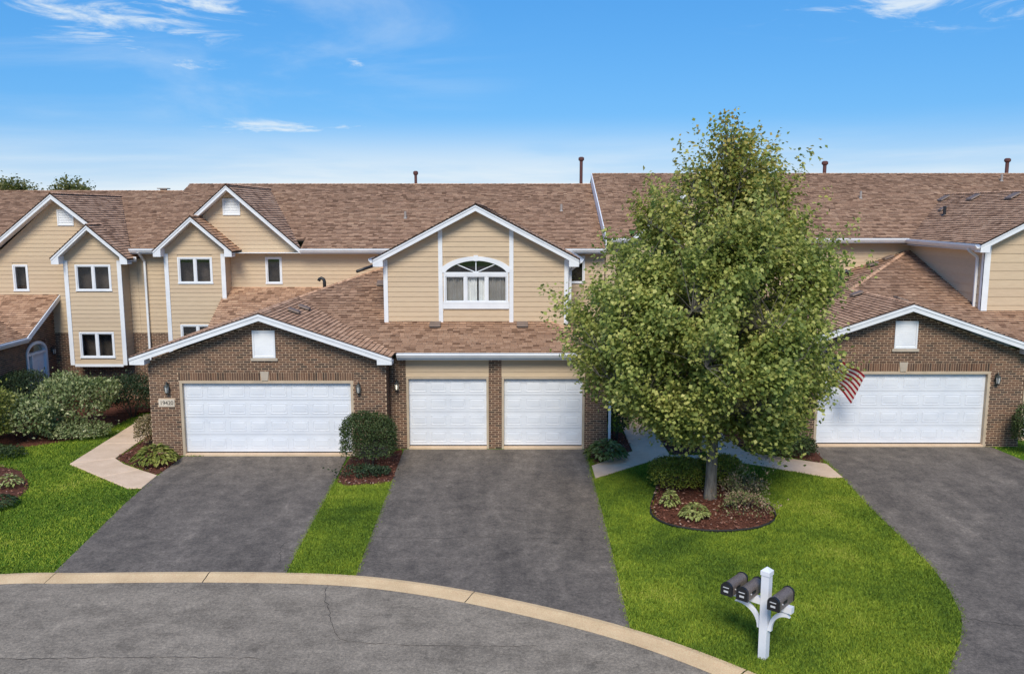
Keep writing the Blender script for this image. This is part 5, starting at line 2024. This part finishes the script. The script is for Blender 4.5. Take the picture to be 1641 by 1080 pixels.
def hosta(label, loc, rad, h, n, leaf, mat, cat='plant', name='hosta', aspect=0.5):
    x, y = loc
    z = ghs(x, y) + 0.03
    root = thing(name, (x, y, z), label, cat)
    an = rng.uniform(0, 2 * np.pi, n)
    f = np.sqrt(rng.uniform(0.02, 1, n))
    out = np.column_stack([np.cos(an), np.sin(an), np.zeros(n)])
    P = out * (f * rad)[:, None]
    P[:, 2] = h * (1 - 0.75 * f ** 2.0) * rng.uniform(0.7, 1.1, n) + 0.03
    P += np.array([x, y, z])
    A_ = out + np.column_stack([rng.normal(0, 0.25, n), rng.normal(0, 0.25, n), 0.5 - 1.1 * f])
    N_ = np.array([0, 0, 1.0]) + out * 0.5 + rng.normal(0, 0.25, (n, 3))
    leaves('foliage', P, A_, N_, rng.uniform(0.7, 1.25, n) * leaf, mat, root, aspect, 0.3)
    st = MB()
    for k in range(8):
        a = k * 0.8
        st.tube([(x, y, z - 0.04), (x + rad * 0.5 * math.cos(a), y + rad * 0.5 * math.sin(a), z + h * 0.6)], [0.012, 0.006], 5, cap=False)
    st.build('stems', 'hosta_leaf', root, fixn=False)
    return root


# by the wide garage door
shrub('boxwood', 'clipped dark boxwood at the corner between the two driveways', 'shrub', (-3.95, 22.6), (0.74, 0.70, 1.48), 9500, 0.055, 'boxwood_leaf', 3.0, amp=0.06)
shrub('low_shrub', 'low sprawling evergreen at the foot of the clipped boxwood', 'shrub', (-3.8, 21.85), (0.62, 0.36, 0.34), 1500, 0.06, 'dark_leaf', 2.0, amp=0.5, bumps=14)
hosta('yellow green hosta at the brick corner below the number plaque', (-10.05, 22.95), 0.62, 0.50, 420, 0.17, 'gold_leaf')
shrub('barberry', 'small brownish shrub against the brick side wall beside the left path', 'shrub', (-10.86, 24.7), (0.42, 0.5, 1.0), 2600, 0.06, 'dry_leaf', 2.4)
# left garden
shrub('hydrangea', 'big pale leaved shrub under the bay window, tallest of the left bed', 'shrub', (-14.05, 26.75), (1.02, 0.9, 1.75), 6000, 0.095, 'pale_leaf', 2.2, amp=0.38, up=0.4, bumps=14)
shrub('hydrangea', 'broad pale leaved shrub in front of the tallest one in the left bed', 'shrub', (-14.95, 25.6), (0.95, 0.8, 1.25), 5200, 0.095, 'pale_leaf', 2.1, amp=0.38, up=0.4, bumps=14)
shrub('yew', 'dark green spreading shrub between the tall pale shrub and the garage wall', 'shrub', (-13.15, 28.5), (0.95, 0.7, 1.4), 6500, 0.065, 'dark_leaf', 2.3, amp=0.32, up=0.4, bumps=12)
shrub('yew', 'dark green shrub touching the brick garage wall behind the left path', 'shrub', (-11.95, 29.9), (0.75, 0.7, 1.55), 4500, 0.065, 'dark_leaf', 2.4, amp=0.3, bumps=10)
shrub('boxwood', 'clipped dark shrub below the arched white entry door', 'shrub', (-16.35, 27.7), (0.70, 0.72, 1.7), 8500, 0.055, 'dark_leaf', 3.2, amp=0.06)
shrub('ninebark', 'yellow leaved shrub beside the pale shrubs at the far left', 'shrub', (-15.75, 24.6), (0.62, 0.62, 1.55), 4200, 0.085, 'gold_leaf', 2.2, amp=0.35, up=0.3, bumps=12)
shrub('groundcover', 'low pale leaved ground cover along the front of the left bed', 'plant', (-13.75, 25.7), (1.1, 0.55, 0.42), 3600, 0.065, 'pale_leaf', 2.0, amp=0.35, bumps=12)
shrub('groundcover', 'patch of dull green ground cover beside the left mulch bed', 'plant', (-15.2, 23.6), (1.1, 0.6, 0.35), 3000, 0.06, 'boxwood_leaf', 2.0)
hosta('small lime green plant in the left mulch bed', (-12.95, 20.9), 0.34, 0.30, 130, 0.12, 'lime_leaf')
hosta('dark green leafy clump at the edge of the left mulch bed', (-12.35, 19.45), 0.45, 0.25, 240, 0.12, 'boxwood_leaf')
# centre and right
hosta('green hosta clump beside the narrow garage door', (2.70, 23.45), 0.62, 0.5, 430, 0.17, 'hosta_leaf')
shrub('climber', 'loose leafy shrub at the white downspout of the narrow garage', 'shrub', (3.2, 25.4), (0.42, 0.8, 1.7), 4200, 0.075, 'boxwood_leaf', 2.3)
shrub('yew', 'large dark shrub at the end of the mulch strip between two paths', 'shrub', (5.05, 27.6), (0.72, 1.0, 1.5), 6500, 0.06, 'dark_leaf', 2.4)
hosta('small variegated plant in the mulch strip beside the right path', (5.4, 24.85), 0.30, 0.26, 130, 0.11, 'pale_leaf')
hosta('thin low plant in the mulch strip between the two paths', (4.98, 25.0), 0.28, 0.26, 90, 0.11, 'hosta_leaf')
shrub('yew', 'rounded golden green yew left of the maple trunk', 'shrub', (4.22, 20.75), (0.68, 0.62, 0.82), 7500, 0.05, 'yew_leaf', 2.7, amp=0.08)
shrub('yew', 'rounded golden green yew right of the maple trunk', 'shrub', (5.35, 21.0), (0.60, 0.62, 0.80), 6500, 0.05, 'yew_leaf', 2.6, amp=0.1)
hosta('upright lime green sedum left of the maple trunk', (3.78, 19.35), 0.24, 0.42, 170, 0.10, 'lime_leaf', name='sedum')
hosta('pale lime green sedum at the front of the tree bed', (4.22, 18.62), 0.36, 0.34, 300, 0.10, 'lime_leaf', name='sedum')
shrub('sedum', 'pinkish flowering sedum right of the maple trunk', 'plant', (5.40, 18.98), (0.44, 0.40, 0.50), 1500, 0.05, 'sedum_leaf', 2.0, amp=0.55, bumps=16, up=0.6)
shrub('spirea', 'straggly pink and green spirea behind the pink sedum', 'plant', (5.60, 19.75), (0.42, 0.42, 0.62), 1200, 0.05, 'sedum_leaf', 1.8, amp=0.6, bumps=16, up=0.6)
shrub('groundcover', 'dry tan ground cover at the right edge of the tree bed', 'plant', (5.85, 20.65), (0.5, 0.6, 0.26), 1700, 0.055, 'dry_leaf', 2.0)
shrub('juniper', 'low spreading juniper at the corner of the right garage', 'shrub', (7.75, 23.0), (0.80, 0.55, 0.55), 4200, 0.06, 'boxwood_leaf', 2.2)
shrub('vine_shrub', 'tall thin shrub against the brick left of the right garage door', 'shrub', (7.75, 23.6), (0.45, 0.3, 1.6), 3000, 0.07, 'boxwood_leaf', 2.2)
shrub('boxwood', 'dark shrub against the brick right of the right garage door', 'shrub', (14.62, 23.1), (0.42, 0.5, 1.25), 3600, 0.06, 'boxwood_leaf', 2.6)
# two flat stones in the mulch
for sx, sy, w, lab in ((4.70, 23.42, 0.30, 'flat cream stone in the mulch nearer the centre path'), (5.22, 23.35, 0.24, 'flat cream stone in the mulch nearer the right path')):
    mb = MB()
    q = [(-w, -0.09), (-w * 0.4, -0.13), (w * 0.7, -0.11), (w, -0.02), (w * 0.85, 0.10), (0, 0.13), (-w * 0.8, 0.09)]
    q = [(a + random.uniform(-0.02, 0.02), b + random.uniform(-0.015, 0.015)) for a, b in q]
    z = ghs(sx, sy)
    mb.prism([(sx + a, sy + b, z + 0.0) for a, b in q], [(sx + a, sy + b, z + 0.09) for a, b in q], cap=True)
    mb.prism([(sx + a, sy + b, z + 0.0901) for a, b in q], [(sx + a * 0.9, sy + b * 0.85, z + 0.115) for a, b in q])
    tag(mb.build('flat_stone', 'stepping_stone', loc=(sx, sy, z)), lab, 'stone')

# ------------------------------------------------------------------ mailbox stand
mx, my = 4.0, 12.53
ms_ = thing('mailbox_stand', (mx, my, 0), 'white post carrying three black mailboxes on the lawn by the kerb', 'mailbox')
rot = R(-42)       # crossarm direction, right end nearer the street
ca, sa = math.cos(rot), math.sin(rot)


def ml(u, v, z):   # u along arm, v across (towards the lawn)
    return (mx + u * ca - v * sa, my + u * sa + v * ca, z)


def mbox(b, u0, u1, v0, v1, z0, z1, mi=0):
    b.prism([ml(u0, v0, z0), ml(u1, v0, z0), ml(u1, v1, z0), ml(u0, v1, z0)], [ml(u0, v0, z1), ml(u1, v0, z1), ml(u1, v1, z1), ml(u0, v1, z1)], mi)


b = MB()
mbox(b, -0.064, 0.064, -0.064, 0.064, -0.1, 1.43)
post = b.build('post', 'vinyl_white', ms_)
b = MB()
mbox(b, -0.076, 0.076, -0.076, 0.076, 1.40, 1.47)
b.add([ml(-0.076, -0.076, 1.47), ml(0.076, -0.076, 1.47), ml(0.076, 0.076, 1.47), ml(-0.076, 0.076, 1.47), ml(0, 0, 1.535)], [(0, 1, 4), (1, 2, 4), (2, 3, 4), (3, 0, 4)])
b.build('post_cap', 'vinyl_white', post)
b = MB()
mbox(b, -0.62, 0.44, -0.052, 0.052, 0.90, 1.0)
b.build('crossarm', 'vinyl_white', ms_)
for sg, end in ((-1, -0.47), (1, 0.36)):
    b = MB()
    n = 10
    inner, outer = [], []
    for k in range(n + 1):
        t = k / n * math.pi / 2
        L = abs(end) - 0.06
        inner.append((sg * (0.062 + L - L * math.cos(t) * 0.0 - L * (1 - math.sin(t)) * 1.0), 0.55 + 0.35 * (1 - math.cos(t))))
    inner = [(sg * (0.062 + (abs(end) - 0.062) * (1 - math.cos(k / n * math.pi / 2))), 0.50 + 0.39 * math.sin(k / n * math.pi / 2)) for k in range(n + 1)]
    outer = [(u + sg * 0.055 * (1 - k / n * 0.2), z - 0.075 * (k / n) + 0.0) for k, (u, z) in enumerate(inner)]
    for k in range(n):
        q = [inner[k], inner[k + 1], outer[k + 1], outer[k]]
        b.prism([ml(u, -0.03, z) for u, z in q], [ml(u, 0.03, z) for u, z in q])
    b.build('brace', 'vinyl_white', ms_)


def mailbox(u):
    w, L, hb, rr_ = 0.09, 0.52, 0.118, 0.085
    z = 1.003
    n = 10
    sec = [(-w, 0)] + [(-w * math.cos(math.pi * k / n), hb + w * math.sin(math.pi * k / n)) for k in range(n + 1)] + [(w, 0)]
    v0, v1 = -0.30, 0.22
    b = MB()
    b.prism([ml(u + a, v0, z + c) for a, c in sec], [ml(u + a, v1, z + c) for a, c in sec])
    body = b.build('mailbox', 'mailbox_black', ms_)
    tag(body, None)
    b = MB()
    s2 = [(a * 1.08, c * 1.04) for a, c in sec]
    b.prism([ml(u + a, v0 - 0.028, z + c) for a, c in s2], [ml(u + a, v0 + 0.02, z + c) for a, c in s2])
    b.build('mailbox_door', 'mailbox_door', body)
    b = MB()
    b.prism([ml(u + a, v1 - 0.02, z + c) for a, c in s2], [ml(u + a, v1 + 0.012, z + c) for a, c in s2])
    b.build('rear_rim', 'mailbox_door', body)
    b = MB()
    b.prism([ml(u - 0.038, v0 - 0.034, z + 0.055), ml(u + 0.038, v0 - 0.034, z + 0.055), ml(u + 0.038, v0 - 0.034, z + 0.085), ml(u - 0.038, v0 - 0.034, z + 0.085)],
            [ml(u - 0.038, v0 - 0.028, z + 0.055), ml(u + 0.038, v0 - 0.028, z + 0.055), ml(u + 0.038, v0 - 0.028, z + 0.085), ml(u - 0.038, v0 - 0.028, z + 0.085)])
    b.build('number_plate', 'plate_silver', body)
    b = MB()
    b.bar(ml(u - 0.05, v0 - 0.034, z + 0.135), ml(u + 0.05, v0 - 0.034, z + 0.135), 0.012, 0.010)
    b.build('door_pull', 'plate_silver', body)
    b = MB()   # the folded signal arm
    b.prism([ml(u + w + 0.004, v0 + 0.14, z + 0.075), ml(u + w + 0.004, v0 + 0.26, z + 0.075), ml(u + w + 0.004, v0 + 0.26, z + 0.12), ml(u + w + 0.004, v0 + 0.14, z + 0.12)],
            [ml(u + w + 0.012, v0 + 0.14, z + 0.075), ml(u + w + 0.012, v0 + 0.26, z + 0.075), ml(u + w + 0.012, v0 + 0.26, z + 0.12), ml(u + w + 0.012, v0 + 0.14, z + 0.12)])
    b.build('signal_flag', 'mailbox_door', body)
    b = MB()
    b.tube([ml(u + w + 0.002, v0 + 0.10, z + 0.09), ml(u + w + 0.016, v0 + 0.10, z + 0.09)], 0.012, 8)
    b.build('rivet', 'plate_silver', body)


for u in (-0.52, -0.25, 0.265):
    mailbox(u)

# ------------------------------------------------------------------ flag on the right house
fl = thing('flag', (8.25, 23.83, 2.36), 'striped red and white flag hanging beside the right garage door', 'flag')
b = MB()
pA, pB = Vector((8.25, 23.83, 2.36)), Vector((8.58, 22.62, 3.38))
b.tube([pA, pB], 0.014, 8)
b.tube([pB, pB + Vector((0.0, -0.02, 0.05))], [0.025, 0.01], 8)
b.build('pole', 'plate_silver', fl)
b = MB()
b.tube([Vector((8.25, 23.85, 2.34)), Vector((8.27, 23.76, 2.42))], 0.03, 8)
b.build('bracket', 'bronze', fl)
NI, NJ = 13, 26
hoist = (pB - pA).normalized()


def cloth(i, j):
    a, t = i / NI, j / NJ
    base = pB - hoist * (0.03 + 0.86 * a)
    drift = Vector((0.78, -0.05, -0.56)) * (1.42 * t)
    wob = Vector((0.03, 0.07, 0.03)) * math.sin(t * 9 + a * 1.5) * (0.3 + t)
    fold = Vector((0, -0.25 * t * (a - 0.5), -0.25 * t * a))
    return base + drift + wob + fold


vs = [cloth(i, j) for i in range(NI + 1) for j in range(NJ + 1)]
b = MB()
for i in range(NI):
    for j in range(NJ):
        k = i * (NJ + 1) + j
        mi = 2 if (i < 7 and j < NJ * 0.4) else (0 if i % 2 == 0 else 1)
        b.f.append([k, k + 1, k + NJ + 2, k + NJ + 1])
        b.m.append(mi)
b.v = [tuple(p) for p in vs]
# small stars on the blue field
for r_ in range(9):
    for c_ in range(6 if r_ % 2 == 0 else 5):
        i, j = 7 * (r_ + 1) / 10, NJ * 0.4 * ((c_ * 2 + (1 if r_ % 2 == 0 else 2)) / 12)
        p0 = cloth(i, j)
        du = (cloth(i, j + 0.5) - p0).normalized()
        dv = (cloth(i + 0.5, j) - p0).normalized()
        nn = du.cross(dv).normalized()
        for sg in (0.004, -0.004):
            pts = [p0 + nn * sg + (du * math.cos(q * math.pi / 5) + dv * math.sin(q * math.pi / 5)) * (0.022 if q % 2 == 0 else 0.009) for q in range(10)]
            b.add(pts, [tuple(range(10))], 1)
b.build('cloth', ['flag_red', 'flag_white', 'flag_blue'], fl, smooth=True, fixn=False)

# ------------------------------------------------------------------ tree tops beyond the roofs
def far_tree(x, y, h, r, lab, n=2600):
    root = thing('far_tree', (x, y, 0), lab, 'tree', 'trees beyond the roofs')
    b = MB()
    b.tube([(x, y, -0.1), (x, y, h * 0.5), (x + 0.1, y, h * 0.93)], [0.22, 0.14, 0.02], 8)
    C, A_, N_ = [], [], []
    for k in range(46):
        d = unit(rng.normal(0, 1, 3))
        c = np.array([x, y, h - r * 0.95]) + d * np.array([r, r, r * 0.95]) * rng.uniform(0.45, 1.0)
        b.tube([(x, y, h * 0.45 + rng.uniform(0, h * 0.3)), tuple(c)], [0.05, 0.01], 4, cap=False)
        m = n // 46
        C.append(c + rng.normal(0, 0.30, (m, 3)))
    C = np.concatenate(C)
    A_ = rng.normal(0, 1, C.shape)
    N_ = rng.normal(0, 0.6, C.shape) + np.array([0, 0, 1.0])
    b.build('trunk', 'bark', root, fixn=False)
    leaves('crown', C, A_, N_, rng.uniform(0.14, 0.24, len(C)), 'far_leaf', root, 0.8, 0.2)


far_tree(-34.6, 60, 9.35, 1.25, 'thin tree top showing over the left ridge beside another')
far_tree(-30.9, 60, 9.4, 1.15, 'small round tree top nearest the white gable over the left ridge')
far_tree(-36.4, 60.5, 9.1, 0.9, 'low tree top at the far left over the ridge')

# ------------------------------------------------------------------ grass
def lawn_blades():
    zones = [((-20, 15.4), (-9, 30), 210000), ((-5.0, 15.4), (-2.9, 21.6), 75000), ((1.9, 12.0), (8.7, 24.2), 420000), ((-13, 24.0), (-10.3, 30.5), 14000), ((13.6, 8), (20, 24), 20000), ((3.4, 8.0), (9, 12.2), 40000), ((-14, 15), (-8.5, 16), 5000)]
    X, Y = [], []
    for lo, hi, n in zones:
        q = rng.uniform(lo, hi, (n, 2))
        X.append(q[:, 0])
        Y.append(q[:, 1])
    X, Y = np.concatenate(X), np.concatenate(Y)
    keep = np.ones(len(X), bool)
    jx, jy = X + rng.normal(0, 0.05, len(X)), Y + rng.normal(0, 0.05, len(X))
    for d in (DRV_A, DRV_C, DRV_R):
        keep &= ~inpoly(jx, jy, list(d[0]) + list(d[1])[::-1])
    for w in (WALK_L, WALK_C, WALK_R):
        for s_ in w:
            keep &= ~inpoly(X, Y, s_)
    for p in beds:
        keep &= ~inpoly(jx, jy, p)
    street_poly = [(p[0], p[1]) for p in KT] + [(8.6, -60), (-60, -60), (-60, 6.0)]
    keep &= ~inpoly(jx, jy, street_poly)
    keep &= ~((X > -10.5) & (X < -3.6) & (Y > 23.8)) & ~((X > -3.7) & (X < 2.9) & (Y > 24.5)) & ~((X > 7.85) & (X < 15) & (Y > 23.8)) & ~((X < -17.1) & (Y > 23.7))
    X, Y = X[keep], Y[keep]
    n = len(X)
    Z = gh(X, Y) + 0.0
    h = rng.uniform(0.025, 0.062, n)
    w = rng.uniform(0.007, 0.014, n) * (0.7 + Y / 40)
    an = rng.uniform(0, 2 * np.pi, n)
    lx, ly = rng.normal(0, 0.028, n), rng.normal(0, 0.028, n)
    b0 = np.column_stack([X - w * np.cos(an), Y - w * np.sin(an), Z])
    b1 = np.column_stack([X + w * np.cos(an), Y + w * np.sin(an), Z])
    tip = np.column_stack([X + lx, Y + ly, Z + h])
    V = np.stack([b0, b1, tip], 1).reshape(-1, 3)
    F = np.arange(n * 3).reshape(-1, 3)
    o = tri_mesh('grass', V, F, 'grass_blade')
    tag(o, 'short green mown grass of the front lawns', 'grass', kind='stuff')


lawn_blades()
bpy.context.view_layer.update()
